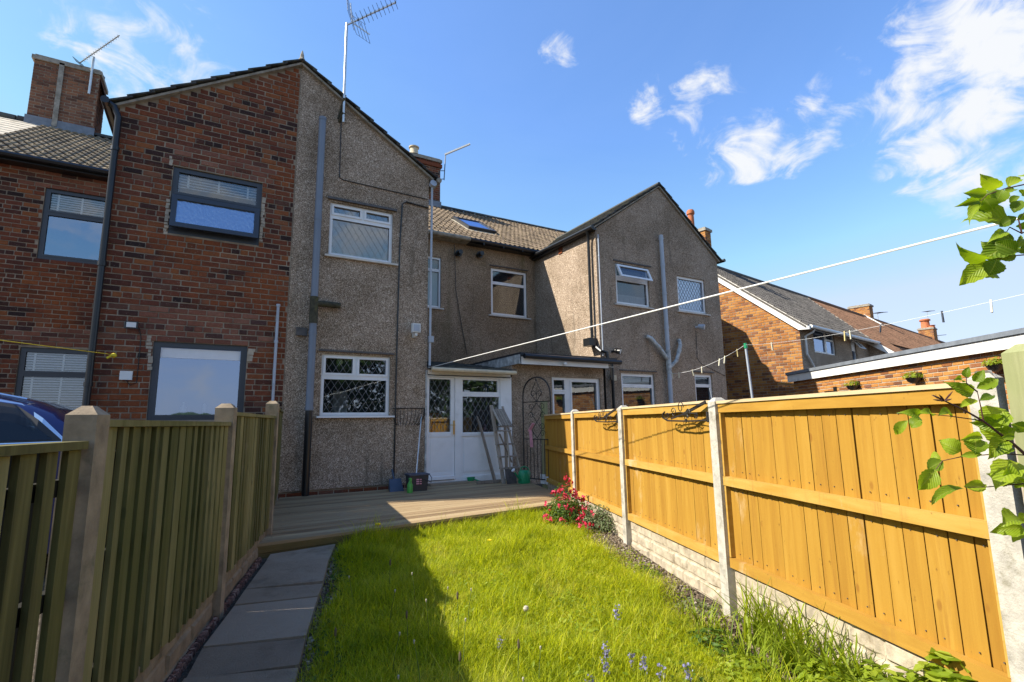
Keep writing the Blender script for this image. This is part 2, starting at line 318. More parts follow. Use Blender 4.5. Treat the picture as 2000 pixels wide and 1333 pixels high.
M['blind'] = simple('white_blind', (.75,.76,.78), .6, .04); M['curtain'] = simple('net_curtain', (.50,.52,.55), .9, .2, 6, st=(14,1,1)); M['roomwall'] = simple('room_wall', (.22,.20,.18), .9, .1); M['blind'].node_tree.nodes['Principled BSDF'].inputs['Roughness'].default_value = .6; M['roomdark'] = simple('room_dark', (.035,.033,.03), .9, .2)
M['gold'] = simple('brass', (.70,.48,.14), .3, .1, metal=.8)
M['greenplastic'] = simple('green_plastic', (.015,.28,.12), .4, .1, 6); M['limeplastic'] = simple('green_bottle', (.10,.42,.08), .3, .1); M['greyplastic'] = simple('dark_grey_plastic', (.045,.045,.05), .5, .15, 5); M['bluegrey'] = simple('blue_grey_plastic', (.05,.07,.11), .5, .15, 5)
M['rope'] = simple('white_rope', (.80,.80,.78), .8, .1, 30); M['yrope'] = simple('yellow_rope', (.65,.50,.02), .7, .15, 20); M['pegw'] = simple('pale_peg', (.62,.58,.42), .6, .1); M['pegd'] = simple('dark_peg', (.04,.05,.07), .5, .1); M['pegy'] = simple('wooden_peg', (.60,.48,.20), .7, .15)
M['pink'] = simple('pink_cloth', (.66,.30,.36), .9, .2, 20); M['sheet'] = simple('white_cloth', (.75,.76,.78), .9, .15, 12, .6, 20)
M['carpaint'] = NM('blue_car_paint'); M['carpaint'].col((.006,.011,.085)); M['carpaint'].set(Metallic=.5, Roughness=.28, Coat_Weight=1.0, Coat_Roughness=.04); M['carpaint'] = M['carpaint'].m
M['carglass'] = glass('car_glass', .03, (.85,.92,1), see=.45, back=(.01,.012,.014)); M['chrome'] = simple('bright_trim', (.72,.73,.75), .15, .03, metal=.95); M['tyre'] = simple('tyre_rubber', (.015,.015,.015), .8, .2); M['cartrim'] = simple('car_trim', (.012,.012,.013), .5, .1)
M['rust'] = simple('rusty_blade', (.10,.09,.085), .6, .3, 15, metal=.3)
# ------------------------------------------------------------------ frames and wall makers
def frame(P, az_along, out_sign=1):
    """F(a, n, z): a metres along a horizontal line from P, n metres out of the face"""
    a = math.radians(az_along); d = Vector((math.sin(a), math.cos(a), 0)); nn = Vector((-d.y, d.x, 0))*out_sign
    P = Vector((P[0], P[1], 0))
    def F(s, n, z): return P+d*s+nn*n+Vector((0, 0, z))
    F.d = d; F.n = nn; F.P = P; return F
def FX(Y): # facade plane facing the camera: a = world x, n = towards -Y
    def F(s, n, z): return Vector((s, Y-n, z))
    F.d = Vector((1, 0, 0)); F.n = Vector((0, -1, 0)); F.P = Vector((0, Y, 0)); return F
def FY(X, sign): # side plane, a = world y, n = sign*x
    def F(s, n, z): return Vector((X+sign*n, s, z))
    F.d = Vector((0, 1, 0)); F.n = Vector((sign, 0, 0)); F.P = Vector((X, 0, 0)); return F
def topz(top, a):
    if isinstance(top, (int, float)): return top
    for (a0, z0), (a1, z1) in zip(top, top[1:]):
        if a0-1e-9 <= a <= a1+1e-9: return z0+(z1-z0)*(a-a0)/max(a1-a0, 1e-9)
    return top[0][1] if a < top[0][0] else top[-1][1]
def plate(mb, F, a0, a1, zb, top, holes, n=0., depth=.1):
    cuts = sorted({a0, a1, *[h[0] for h in holes], *[h[1] for h in holes], *([p[0] for p in top] if not isinstance(top, (int, float)) else [])})
    cuts = [c for c in cuts if a0-1e-9 <= c <= a1+1e-9]
    for ca, cb in zip(cuts, cuts[1:]):
        if cb-ca < 1e-6: continue
        m = (ca+cb)/2; hs = sorted([h for h in holes if h[0] < m < h[1]], key=lambda h: h[2]); z = zb
        for h in hs:
            if h[2] > z+1e-6: mb.face([F(ca,n,z), F(cb,n,z), F(cb,n,h[2]), F(ca,n,h[2])])
            z = h[3]
        mb.face([F(ca,n,z), F(cb,n,z), F(cb,n,topz(top, cb)), F(ca,n,topz(top, ca))])
    for h in holes:
        x0, x1, z0, z1 = h[:4]; q = n-depth
        mb.face([F(x0,n,z0),F(x1,n,z0),F(x1,q,z0),F(x0,q,z0)]); mb.face([F(x0,n,z1),F(x0,q,z1),F(x1,q,z1),F(x1,n,z1)])
        mb.face([F(x0,n,z0),F(x0,q,z0),F(x0,q,z1),F(x0,n,z1)]); mb.face([F(x1,n,z0),F(x1,n,z1),F(x1,q,z1),F(x1,q,z0)])
    return mb
def wall(name, parent, F, a0, a1, zb, top, holes, m, depth=.14):
    return part(name, plate(MB(), F, a0, a1, zb, top, holes, 0, depth), m, parent, fix=False)
# unit bricks: bevelled, slightly uneven
BRK = {}
def brick_mesh(m, k):
    key = (m.name, k)
    if key not in BRK:
        r = random.Random(k*13+5); v = []; e = .035
        j = lambda s: r.uniform(-s, s)
        for y, sc in ((.5, 1), (-.36, 1), (-.5, .955)):      # y=-.5 is the face
            for sx, sz in ((-1,-1), (1,-1), (1,1), (-1,1)):
                v.append((sx*.5*(1-(1-sc)*.35)+j(.006), y, sz*.5*(1-(1-sc)*2.2)+j(.03)))
        f = [(4,5,1,0)[::-1], (5,6,2,1)[::-1], (6,7,3,2)[::-1], (7,4,0,3)[::-1], (8,9,5,4)[::-1], (9,10,6,5)[::-1], (10,11,7,6)[::-1], (11,8,4,7)[::-1], (8,9,10,11)]
        BRK[key] = mesh('brick', v, f, m)
        fixnormals(BRK[key])
    return BRK[key]
def bricks(parent, F, a0, a1, zb, top, holes, matf, limit=300, course=.084, L=.235, hdr=5, joint=.016, depth=.03, name='brick', seed=1, zmin=None, keep=None):
    rr = random.Random(seed); out = []; nz = int((max([p[1] for p in top]) if not isinstance(top, (int, float)) else top)/course - zb/course)+2
    for c in range(nz):
        z0 = zb+c*course; z1 = z0+course-joint; zc = (z0+z1)/2
        if zmin is not None and z1 < zmin: continue
        head = hdr and c % hdr == 2; step = L/2 if head else L
        a = a0-step*(.5 if (c % 2) else 0)-(step*.25 if head else 0)
        while a < a1:
            segs = [(max(a, a0), min(a+step*(1+rr.uniform(-.02, .02)), a1)-joint)]; a += step
            for h in holes:
                if h[2] < zc+course*.3 and h[3] > zc-course*.3:
                    ns = []
                    for s0, s1 in segs:
                        if h[1] <= s0 or h[0] >= s1: ns.append((s0, s1)); continue
                        if h[0]-.006 > s0: ns.append((s0, h[0]-.006))
                        if h[1]+.006 < s1: ns.append((h[1]+.006, s1))
                    segs = ns
            for s0, s1 in segs:
                # trim against a sloping top
                while s1-s0 > .03 and topz(top, s0) < z1: s0 += .02
                while s1-s0 > .03 and topz(top, s1) < z1: s1 -= .02
                if s1-s0 < .035 or min(topz(top, s0), topz(top, s1)) < z1-.004: continue
                if keep and not keep((s0+s1)/2, zc): continue
                out.append(((s0+s1)/2, zc, s1-s0, z1-z0))
    out.sort(key=lambda q: F(q[0], 0, q[1]).length)
    R = Matrix((F.d, -F.n, Vector((0,0,1)))).transposed().to_4x4()
    if R.determinant() < 0: R = Matrix((-F.d, -F.n, Vector((0,0,1)))).transposed().to_4x4()
    rest = {}
    for i, (a, z, l, h) in enumerate(out):
        k = matf(a, z); pr = rr.uniform(.005, .012); tilt = rr.uniform(-.006, .006)
        mw = Matrix.Translation(F(a, pr-depth/2, z)) @ R @ Matrix.Rotation(tilt, 4, 'Y') @ Matrix.Diagonal((l, depth, h, 1))
        var = rr.randrange(4)
        if i < limit: link(name, brick_mesh(M[k], var), parent, mw)
        else:
            g = rest.setdefault(k, MB()); me = brick_mesh(M[k], var); b = len(g.v)
            g.v += [tuple(mw @ v.co) for v in me.vertices]; g.f += [tuple(b+x for x in p.vertices) for p in me.polygons]
    for k, g in rest.items():
        o = part('brickwork', g, M[k+'_i'], parent, fix=False); o['kind'] = 'stuff'
# double-roman tile
def tile_geo(w=.30, l=.345, amp=.028, th=.016, n=10, rolls=2):
    v = []; f = []
    for row, (y, dz) in enumerate(((0, .024), (l, 0))):
        for i in range(n+1):
            x = w*i/n; ph = (i/n*rolls) % 1.0; z = amp*max(0, math.sin(ph*2*math.pi))**.8 + amp*.12*math.sin(ph*2*math.pi)
            v.append((x, y, z+dz+.012))
    for i in range(n+1): x, y, z = v[i]; v.append((x, y, z-th-.012))
    for i in range(n): f.append((i, i+1, n+2+i, n+1+i)); b = 2*(n+1); f.append((b+i, b+i+1, i+1, i))
    b = len(v); v += [v[0], v[n+1], (v[n+1][0], v[n+1][1], v[n+1][2]-th), (v[0][0], 0, v[0][2]-th-.012)]; f.append((b, b+1, b+2, b+3))
    return v, f
TG = tile_geo(); TILEM = {}
def tiles(parent, O, U, V, ncol, nrow, mk, limit=300, w=.30, g=.30, skip=None, seed=3, geo=None, name='roof_tile'):
    O = Vector(O); U = Vector(U).normalized(); V = Vector(V).normalized(); N = U.cross(V).normalized(); rr = random.Random(seed)
    B = Matrix((U, V, N)).transposed().to_4x4(); lst = []
    for c in range(ncol):
        for r in range(nrow):
            p = O+U*(c*w)+V*(r*g)
            if skip and skip(p+U*w/2+V*g/2): continue
            lst.append(p)
    lst.sort(key=lambda p: p.length); v, f = geo or TG; G = MB()
    for i, p in enumerate(lst):
        mw = Matrix.Translation(p+N*rr.uniform(0, .004)) @ B @ Matrix.Rotation(rr.uniform(-.012, .012), 4, 'Z')
        if i < limit:
            if mk not in TILEM: TILEM[mk] = mesh('roof_tile', v, f, M[mk])
            link(name, TILEM[mk], parent, mw)
        else:
            b = len(G.v); G.v += [tuple(mw @ Vector(q)) for q in v]; G.f += [tuple(b+x for x in q) for q in f]
    if G.v: o = part('roof_tiles', G, M[mk+'_i'], parent, fix=False); o['kind'] = 'stuff'
def slab(parent, name, A, B, C, D, th, m):   # thick quad, thickness downwards
    A, B, C, D = map(Vector, (A, B, C, D)); n = (B-A).cross(D-A).normalized()
    if n.z < 0: n = -n
    return part(name, MB().hexa([A-n*th, B-n*th, C-n*th, D-n*th, A, B, C, D]), m, parent)
def window(parent, F, a0, a1, z0, z1, panes, frame_m='upvc', gm='glass', lead=None, rec=.045, label=None, sash=(), back=None, roomd=1.2, sill=None, fw=.05, roomm='roomdark'):
    """panes: list of (a0,a1,z0,z1); the frame is one plate with real openings"""
    mb = plate(MB(), F, a0, a1, z0, z1, [p[:4] for p in panes], -rec, .045)
    plate(mb, F, a0, a1, z0, z1, [], -rec-.06)
    mb.f.pop() # drop the back face
    for (e0, e1, f0, f1) in ((a0, a1, z0, z0), (a0, a1, z1, z1)):
        mb.face([F(e0,-rec,f0), F(e1,-rec,f0), F(e1,-rec-.06,f1), F(e0,-rec-.06,f1)])
    for p in panes:        # glazing bead / sash ring standing a little proud
        s = .038; q = .014 if p in sash else .005
        for (x0, x1, y0, y1) in ((p[0]-s, p[1]+s, p[3], p[3]+s), (p[0]-s, p[1]+s, p[2]-s, p[2]), (p[0]-s, p[0], p[2], p[3]), (p[1], p[1]+s, p[2], p[3])):
            mb.fbox(F, max(x0, a0+.004), min(x1, a1-.004), -rec-.02, -rec+q, max(y0, z0+.004), min(y1, z1-.004))
    o = part('window', mb, M[frame_m], parent, fix=False)
    if label: o['label'] = label
    for i, p in enumerate(panes):
        g = p[4] if len(p) > 4 and p[4] else gm
        part('pane', MB().face([F(p[0]-.002,-rec-.03,p[2]-.002), F(p[1]+.002,-rec-.03,p[2]-.002), F(p[1]+.002,-rec-.03,p[3]+.002), F(p[0]-.002,-rec-.03,p[3]+.002)]), M[g], o, fix=False)
        if lead and not (len(p) > 5 and p[5] == 'nolead'):
            lb = MB(); A, B, Z0, Z1 = p[:4]; sx, sl = lead; t = .0042
            for sg in (1, -1):
                k = -40
                while k < 60:
                    # line: a = A + k*sx + sg*(z-Z0)/sl
                    base = A+k*sx; k += 1; zs = []
                    def az(z): return base+sg*(z-Z0)/sl
                    lo, hi = Z0, Z1
                    zz = sorted([Z0+(A-base)*sl*sg, Z0+(B-base)*sl*sg]); lo = max(lo, zz[0]); hi = min(hi, zz[1])
                    if hi-lo < .008: continue
                    lb.bar(F(az(lo), -rec-.026, lo), F(az(hi), -rec-.026, hi), .005, t, tuple(F.n))
            if lb.v: part('lead_lattice', lb, M['leadcame'], o, fix=False)
    if back:
        for kind, b0, b1, c0, c1, dn in back:
            part(kind if kind != 'blind' else 'window_blind', (blind(F, b0, b1, c0, c1, -rec-dn) if kind == 'blind' else MB().fbox(F, b0, b1, -rec-dn-.02, -rec-dn, c0, c1)), M['blind' if kind == 'blind' else ('curtain' if kind == 'curtain' else 'roomwall')] if kind not in ('far_daylight_panel', 'pale_valance') else M['blind'], o, fix=False)
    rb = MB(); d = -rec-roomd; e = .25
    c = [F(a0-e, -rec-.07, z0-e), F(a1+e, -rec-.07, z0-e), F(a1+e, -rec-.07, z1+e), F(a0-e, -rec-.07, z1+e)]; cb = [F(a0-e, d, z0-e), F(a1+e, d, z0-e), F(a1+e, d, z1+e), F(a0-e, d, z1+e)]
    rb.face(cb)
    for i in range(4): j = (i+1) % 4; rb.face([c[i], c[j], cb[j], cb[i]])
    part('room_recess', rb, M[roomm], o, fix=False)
    if sill:
        sm, s0, s1, sh, so_ = sill
        part('sill', MB().fbox(F, s0, s1, -rec-.02, so_, z0-sh, z0-.002), M[sm], o)
    return o
def blind(F, a0, a1, z0, z1, n):
    mb = MB(); z = z1
    while z > z0: mb.fbox(F, a0, a1, n-.03, n, z-.03, z-.024); mb.face([F(a0,n,z-.03), F(a1,n,z-.03), F(a1,n-.025,z-.006), F(a0,n-.025,z-.006)]); z -= .045
    for t in (.12, .5, .88): a = a0+(a1-a0)*t; mb.fbox(F, a-.015, a+.015, n+.002, n+.006, z0, z1)
    return mb

# ------------------------------------------------------------------ ground
def zg(x, y):
    u = min(max(5.6-y, -.1), 6.0); r = min(max(x-.8, 0), 3.2); return -1.2-.018*u-.013*r*u
def sheet():
    xs = sorted(set([-900, -300, -100, -40, -20, -12]+[-8+.5*i for i in range(60)]+[24, 30, 40, 60, 100, 300, 900])); ys = sorted(set([-900, -300, -100, -40, -20, -12]+[-6+.5*i for i in range(40)]+[16, 20, 30, 60, 100, 300, 900]))
    v = [(x, y, zg(x, y)) for y in ys for x in xs]; n = len(xs)
    return v, [(j*n+i, j*n+i+1, (j+1)*n+i+1, (j+1)*n+i) for j in range(len(ys)-1) for i in range(n-1)]
a = NM('soil'); c = a.ramp(a.noise(9, 8, .7), [(.3, (.045,.033,.024)), (.55, (.12,.095,.07)), (.75, (.21,.175,.135))]); c = a.mix(a.smooth(a.vor(60, 'Distance'), .1, .4, .5, 0), c, (.26,.23,.19)); a.col(c); a.set(Roughness=1.0, Specular_IOR_Level=.1)
a.bump(a.noise(30, 6, .7), .9, .03); M['soil'] = a.m
v, f = sheet(); struct(link('ground', mesh('ground', v, f, M['soil'])))

hv = []; hn = 60
for i in range(hn+1):
    t = math.radians(110+140*i/hn); R_ = 170; hh = 3.4+1.0*math.sin(i*1.7)+.8*math.sin(i*.6+1); hv += [(R_*math.sin(t), R_*math.cos(t), -2), ((R_+12)*math.sin(t), (R_+12)*math.cos(t), hh), ((R_+60)*math.sin(t), (R_+60)*math.cos(t), -2)]
struct(link('added_tree_line', mesh('added_tree_line', hv, [f_ for i in range(hn) for f_ in ((3*i, 3*i+3, 3*i+4, 3*i+1), (3*i+1, 3*i+4, 3*i+5, 3*i+2))], simple('distant_trees', (.05,.08,.03), .95, .5, .3))))  # unseen tree line added to hide the tan horizon in window reflections
# ------------------------------------------------------------------ houses
RS = .63; RE = (11.85, 4.83)          # main roof: eave y,z and slope
def rz(y): return RE[1]+(y-RE[0])*RS
RV = Vector((0, 1, RS)).normalized()
def main_roof(parent, x0, x1, mk, ncol, ox, limit, skip=None, ridge=True):
    slab(parent, 'roof', (x0, 11.87, rz(11.87)-.03), (x1, 11.87, rz(11.87)-.03), (x1, 16.0, rz(16.0)-.03), (x0, 16.0, rz(16.0)-.03), .10, M['bitumen'])
    slab(parent, 'roof', (x0, 16.005, rz(16)-.03), (x1, 16.005, rz(16)-.03), (x1, 20.2, rz(11.8)-.03), (x0, 20.2, rz(11.8)-.03), .10, M['tiledark'])
    nr = int((16.0-11.80)/RV.y/.30)
    tiles(parent, (ox, 11.78, rz(11.78)), (1, 0, 0), RV, ncol, nr, mk, limit, skip=skip)
    if ridge:
        rb = MB(); x = x0
        while x < x1-.05:
            xe = min(x+.44, x1); pts = []
            for k in range(7):
                t = math.pi*k/6; pts.append((-math.cos(t)*.13, math.sin(t)*.11))
            for xx in (x, xe): rb.v += [(xx, 16+p[0], rz(16)-.02+p[1]) for p in pts]
            b = len(rb.v)-14; rb.f += [(b+k, b+k+1, b+7+k+1, b+7+k) for k in range(6)]; rb.f.append(tuple(b+k for k in range(7))); x += .45
        part('ridge_tiles', rb, M['tiledark_i'], parent, kind='stuff')
def gable_roof(parent, xa, za, xe, ze, y0, y1, mk, finial=False):
    """one slope of a rear-wing roof, from apex (xa,za) to eave (xe,ze), y0 front verge"""
    A = Vector((xa, y0, za)); E = Vector((xe, y0, ze)); V = (A-E).normalized(); L = (A-E).length; U = Vector((0, 1, 0)); N = U.cross(V) if xe > xa else V.cross(U)
    if N.z < 0: N = -N
    slab(parent, 'roof', E+N*.02, E+N*.02+U*(y1-y0), A+N*.02+U*(y1-y0), A+N*.02, .035, M['cement'])
    n = int(L/.30)+1
    for k in range(n):       # visible verge tiles, each lapping over the one below
        s0 = k*.30-.05; s1 = min(s0+.36, L+.03); p = E+V*s0; q = E+V*s1; a = p+N*.062-U*.04; b = q+N*.030-U*.04
        mb = MB().hexa([a, a+U*.33, b+U*.33, b, a+N*.024, a+N*.024+U*.33, b+N*.024+U*.33, b+N*.024])
        part('verge_tile', mb, M[mk], parent)
    mb = MB(); r = 0
    for k in range(n):
        s0 = k*.30-.05; s1 = min(s0+.36, L+.03); p = E+V*s0; q = E+V*s1; y = .30
        while y < y1-y0:
            a = p+N*.062+U*y; b = q+N*.030+U*y; mb.hexa([a, a+U*.29, b+U*.29, b, a+N*.022, a+N*.022+U*.29, b+N*.022+U*.29, b+N*.022]); y += .30
    part('roof_tiles', mb, M[mk+'_i'], parent, kind='stuff', fix=False)

# ---- brick house (left): recessed rear wall, brick half of the twin gable
BH = thing('brick_house', 'red brick terraced house at the left with dark grey framed windows', 'house', (-2.5, 10.5, -1.25))
FA = FX(8.8); FR = FX(12.04)
wu = (-.74, .47, 2.83, 3.89); wl = (-.78, .41, .10, 1.215)
topA = [(-1.45, 4.62), (.955, 6.155)]
wall('wall', BH, FA, -1.45, .955, -1.3, topA, [wu, wl], M['mortar_dark'])
def mA(a, z):
    if z > wu[3] and z < wu[3]+.36 and -.95 < a < .62 and random.random() < .75: return 'brick_new'
    if z > wl[3] and z < wl[3]+.50 and abs(a+.18) < .95-.5*(z-wl[3]): return 'brick_new'
    return 'brick_red'
bricks(BH, FA, -1.45, .955, -1.3, topA, [wu, wl], mA, 300, seed=4, zmin=-.2)
# patches of newer, paler mortar smeared round the replaced windows
pm = MB()
for (a0, a1, z0, z1) in ((.475, .52, 2.9, 3.62), (-.79, -.745, 2.8, 3.3), (-.83, -.785, .8, 1.16), (.415, .50, .98, 1.18), (-.86, -.80, 1.10, 1.26), (-.80, -.76, 3.88, 4.02)):
    k = int((z1-z0)/.05)+1
    for i in range(k):
        z = z0+i*.05; e = random.uniform(-.015, .02); pm.fbox(FA, a0+e*.3, a1+e, .004, .012+random.uniform(0, .004), z, z+random.uniform(.035, .055))
part('mortar_patch', pm, M['mortar_pale'], BH)
G = 'anthracite'
gf = .075
window(BH, FA, *wu, [(wu[0]+gf, wu[1]-gf, 3.50, wu[3]-gf, 'glass_clear'), (wu[0]+gf+.02, wu[1]-gf-.02, 2.99, 3.39, 'glass_frost')], 'grey_frame', rec=.03, label='dark grey bathroom window with patterned lower pane tilted open', back=[('blind', wu[0]+.07, wu[1]-.07, 3.62, 3.86, .07)])
# open top-hung lower sash
sm = MB(); Ft = lambda a, n, z: FA(a, n+(3.40-z)*.16, z)
for (x0, x1, z0, z1) in ((wu[0]+.02, wu[1]-.02, 3.36, 3.43), (wu[0]+.02, wu[1]-.02, 2.91, 2.98), (wu[0]+.02, wu[0]+.09, 2.98, 3.36), (wu[1]-.09, wu[1]-.02, 2.98, 3.36)): sm.fbox(Ft, x0, x1, .0, .05, z0, z1)
s_ = part('window_sash', sm, M['grey_frame'], BH)
part('pane', MB().face([Ft(wu[0]+.08, .02, 2.97), Ft(wu[1]-.08, .02, 2.97), Ft(wu[1]-.08, .02, 3.37), Ft(wu[0]+.08, .02, 3.37)]), M['glass_frost'], s_, fix=False)
window(BH, FA, *wl, [(wl[0]+gf+.01, wl[1]-gf-.01, wl[2]+gf, wl[3]-gf, 'glass_blue')], 'grey_frame', rec=.03, label='large single-pane dark grey kitchen window', back=[('pale_valance', wl[0]+.09, wl[1]-.09, .99, 1.13, .02)])
topR = 4.84
ru = (-2.93, -1.86, 3.05, 4.42); rl = (-2.98, -1.80, .12, 1.43)
wall('wall', BH, FR, -5.9, -1.45, -1.3, topR, [ru, rl], M['mortar_dark'])
def mR(a, z):
    if z > ru[3] and a > -3.4: return 'brick_new'
    if z > rl[3] and z < rl[3]+.34 and a > -3.15: return 'brick_new'
    return 'brick_red'
bricks(BH, FR, -5.9, -1.45, -1.3, topR, [ru, rl], mR, 300, seed=9, zmin=-.3, keep=lambda a, z: a > -4.0)
window(BH, FR, *ru, [(ru[0]+.08, ru[1]-.08, 4.0, ru[3]-.08, 'glass_clear'), (ru[0]+.08, ru[1]-.08, ru[2]+.10, 3.90, 'glass_blue')], 'grey_frame', rec=.03, label='dark grey upstairs window with white blind at the top', back=[('blind', ru[0]+.08, ru[1]-.08, 4.0, 4.34, .05)])
window(BH, FR, *rl, [(rl[0]+.08, rl[1]-.08, 1.02, rl[3]-.08, 'glass_clear'), (rl[0]+.08, rl[1]-.08, rl[2]+.08, .92, 'glass_clear')], 'grey_frame', rec=.03, label='dark grey downstairs window with white slatted blinds', back=[('blind', rl[0]+.07, rl[1]-.07, rl[2]+.07, rl[3]-.07, .05)])
wall('wall', BH, FY(-1.45, -1), 8.8, 12.04, -1.3, 4.62, [], M['mortar_dark'])
bricks(BH, FY(-1.45, -1), 8.8, 12.04, -1.3, 4.6, [], lambda a, z: 'brick_red', 0, seed=11, keep=lambda a, z: a < 9.2)
for xx, sg in ((-5.9, -1),): wall('wall', BH, FY(xx, sg), 12.04, 20, -1.3, [(12.04, 4.9), (16, 7.35), (20, 4.9)], [], M['mortar_dark'])
wall('wall', BH, FX(20.0), -5.9, .96, -1.3, 4.85, [], M['mortar_dark'])
gable_roof(BH, .955, 6.17, -1.54, 4.58, 8.73, 14.0, 'tiledark')
main_roof(BH, -4.05, .96, 'tileL', 9, -4.05, 300)
def gutter(parent, p, q, m, r=.055, name='gutter'):
    p = Vector(p); q = Vector(q); mb = MB(); mb.tube([p, q], r, 8); return part(name, mb, M[m], parent, smooth=True)
gutter(BH, (-5.9, 11.74, 4.80), (-1.5, 11.74, 4.80), 'black'); part('soffit', MB().box(-5.9, -1.45, 11.80, 12.035, 4.72, 4.80), M['black'], BH)
dp = MB().tube([(-1.58, 8.70, 4.60), (-1.50, 8.70, 4.56), (-1.44, 8.71, 4.42), (-1.44, 8.71, -1.2)], .042, 10)
for z in (3.9, 2.2, .55): dp.tube([(-1.44, 8.71, z), (-1.44, 8.71, z+.06)], .052, 10)
part('downpipe', dp, M['black'], BH, smooth=True); gutter(BH, (-1.60, 8.62, 4.60), (-1.60, 12.0, 4.60), 'black')
part('corner_bead', MB().box(-1.462, -1.445, 8.786, 8.799, -1.2, 4.55), M['white_plastic'], BH)
wp = MB().tube([(.80, 8.74, 1.90), (.80, 8.74, -1.2)], .022, 8)
for z in (1.86, 1.28, .0): wp.tube([(.80, 8.74, z), (.80, 8.74, z+.04)], .030, 8)
part('waste_pipe', wp, M['pipe_light'], BH, smooth=True)
fl = MB().box(-1.12, -.97, 8.70, 8.735, 1.36, 1.46); o = part('floodlight', fl, M['black'], BH); part('lens', MB().box(-1.10, -.99, 8.694, 8.70, 1.375, 1.445), M['white_plastic'], o)
part('cable', MB().tube([(-.96, 8.78, 1.38), (-.93, 8.785, 1.25), (-.93, 8.785, .62), (-1.0, 8.785, .58), (-1.06, 8.785, .66)], .006, 5), M['black'], BH)
part('junction_box', MB().box(-1.12, -.98, 8.72, 8.78, .65, .77), M['white_plastic'], BH)
# chimney stack of the brick house
def chimney(parent, x0, x1, y0, y1, z0, z1, mk, pots=(), cap=True, potm='cream', sidebr=True, limit=160, joinx=None):
    c = part('chimney', MB().box(x0, x1, y0, y1, z0, z1), M['mortar_dark'], parent)
    bricks(c, FX(y0), x0, x1, z0, z1, [], lambda a, z: mk, limit, seed=int(x0*10)+3, hdr=0, L=.225, course=.078)
    if sidebr:
        if x1 < 5: bricks(c, FY(x1, 1), y0, y1, z0, z1, [], lambda a, z: mk, 0, seed=5, hdr=0, L=.225, course=.078)
        if x0 > 5: bricks(c, FY(x0, -1), y0, y1, z0, z1, [], lambda a, z: mk, 80, seed=6, hdr=0, L=.225, course=.078)
    if cap: part('chimney_cap', MB().box(x0-.05, x1+.05, y0-.05, y1+.05, z1-.07, z1+.03).box(x0, x1, y0, y1, z1+.03, z1+.08), M['cement'], c)
    for px, py, h, r in pots: part('chimney_pot', MB().lathe([(r*1.15, 0), (r, .05), (r*.9, h*.8), (r*1.2, h*.82), (r*1.2, h*.93), (r*.95, h), (r*.7, h)], (px, py, z1+.05), 12), M[potm], c, smooth=True)
    part('flashing', MB().box(x0-.03, x1+.03, y0-.035, y0-.013, rz(y0)-.35, rz(y0)+.22) if y0 > 11 else MB().box(x0-.02, x1+.02, y0-.03, y0, z0, z0+.1), M['lead'], c)
    return c
cL = chimney(BH, -4.38, -3.10, 15.85, 16.7, 7.1, 9.14, 'brick_chim', [(-3.28, 16.45, .22, .15)], limit=300, potm='black')
part('chimney_seam', MB().box(-3.90, -3.80, 15.80, 15.835, 7.4, 9.12), M['cement'], cL)
ck = MB()
for i in range(11):
    t = i/11; yy = 15.95+t*.7
    ck.face([(-3.095, yy, 9.05-.2*t), (-3.095, yy+.045, 9.05-.2*t), (-2.55+.1*t, yy+.045, 7.55), (-2.55+.1*t, yy, 7.5)])
ck.face([(-3.11, 15.9, 9.1), (-3.11, 16.7, 8.9), (-2.50, 16.7, 7.4), (-2.60, 15.9, 7.4)])
part('tile_hung_cheek', ck, M['tilebrown_i'], cL, fix=False)
# finial on the shared ridge
part('ridge_finial', MB().lathe([(.075, 0), (.06, .06), (.035, .1), (.03, .16), (.008, .24)], (.955, 8.78, 6.20), 8), M['cement'], BH)

# ---- neighbour further left: pale roof beyond the chimney
NH = thing('terraced_house', 'terraced house at far left edge with pale sunlit slate roof', 'house', (-8, 14, -1.25))
slab(NH, 'roof', (-11, 11.87, rz(11.87)-.02), (-4.06, 11.87, rz(11.87)-.02), (-4.06, 16, rz(16)+.0), (-11, 16, rz(16)+.0), .1, M['paleroof'])
slab(NH, 'roof', (-11, 16.01, rz(16)), (-4.06, 16.01, rz(16)), (-4.06, 20.2, rz(11.8)), (-11, 20.2, rz(11.8)), .1, M['paleroof'])
sl = MB()
for r in range(14):
    for c in range(15):
        x = -4.07-.45*(c+1)+(.22 if r % 2 else 0); y = 11.9+r*.293; z = rz(y)+.012
        if x > -4.1: continue
        sl.hexa([(x, y, z), (min(x+.44, -4.07), y, z), (min(x+.44, -4.07), y+.30, z+.30*RS-.01), (x, y+.30, z+.30*RS-.01), (x, y, z+.012), (min(x+.44, -4.07), y, z+.012), (min(x+.44, -4.07), y+.30, z+.30*RS), (x, y+.30, z+.30*RS)])
part('roof_slates', sl, M['paleroof'], NH, kind='stuff')
rd = MB(); 
for i in range(14): rd.tube([(-4.1-.5*i, 16, rz(16)+.0), (-4.1-.5*i-.46, 16, rz(16)+.01)], .12, 8)
part('ridge_tiles', rd, M['tiledark_i'], NH, kind='stuff')
wall('wall', NH, FX(12.04), -11, -5.92, -1.3, 4.85, [], M['mortar_dark']); wall('wall', NH, FY(-11, -1), 12.04, 20, -1.3, [(12.04, 4.85), (16, 7.3), (20, 4.85)], [], M['mortar_dark']); wall('wall', NH, FX(20), -11, -5.9, -1.3, 4.85, [], M['mortar_dark'])

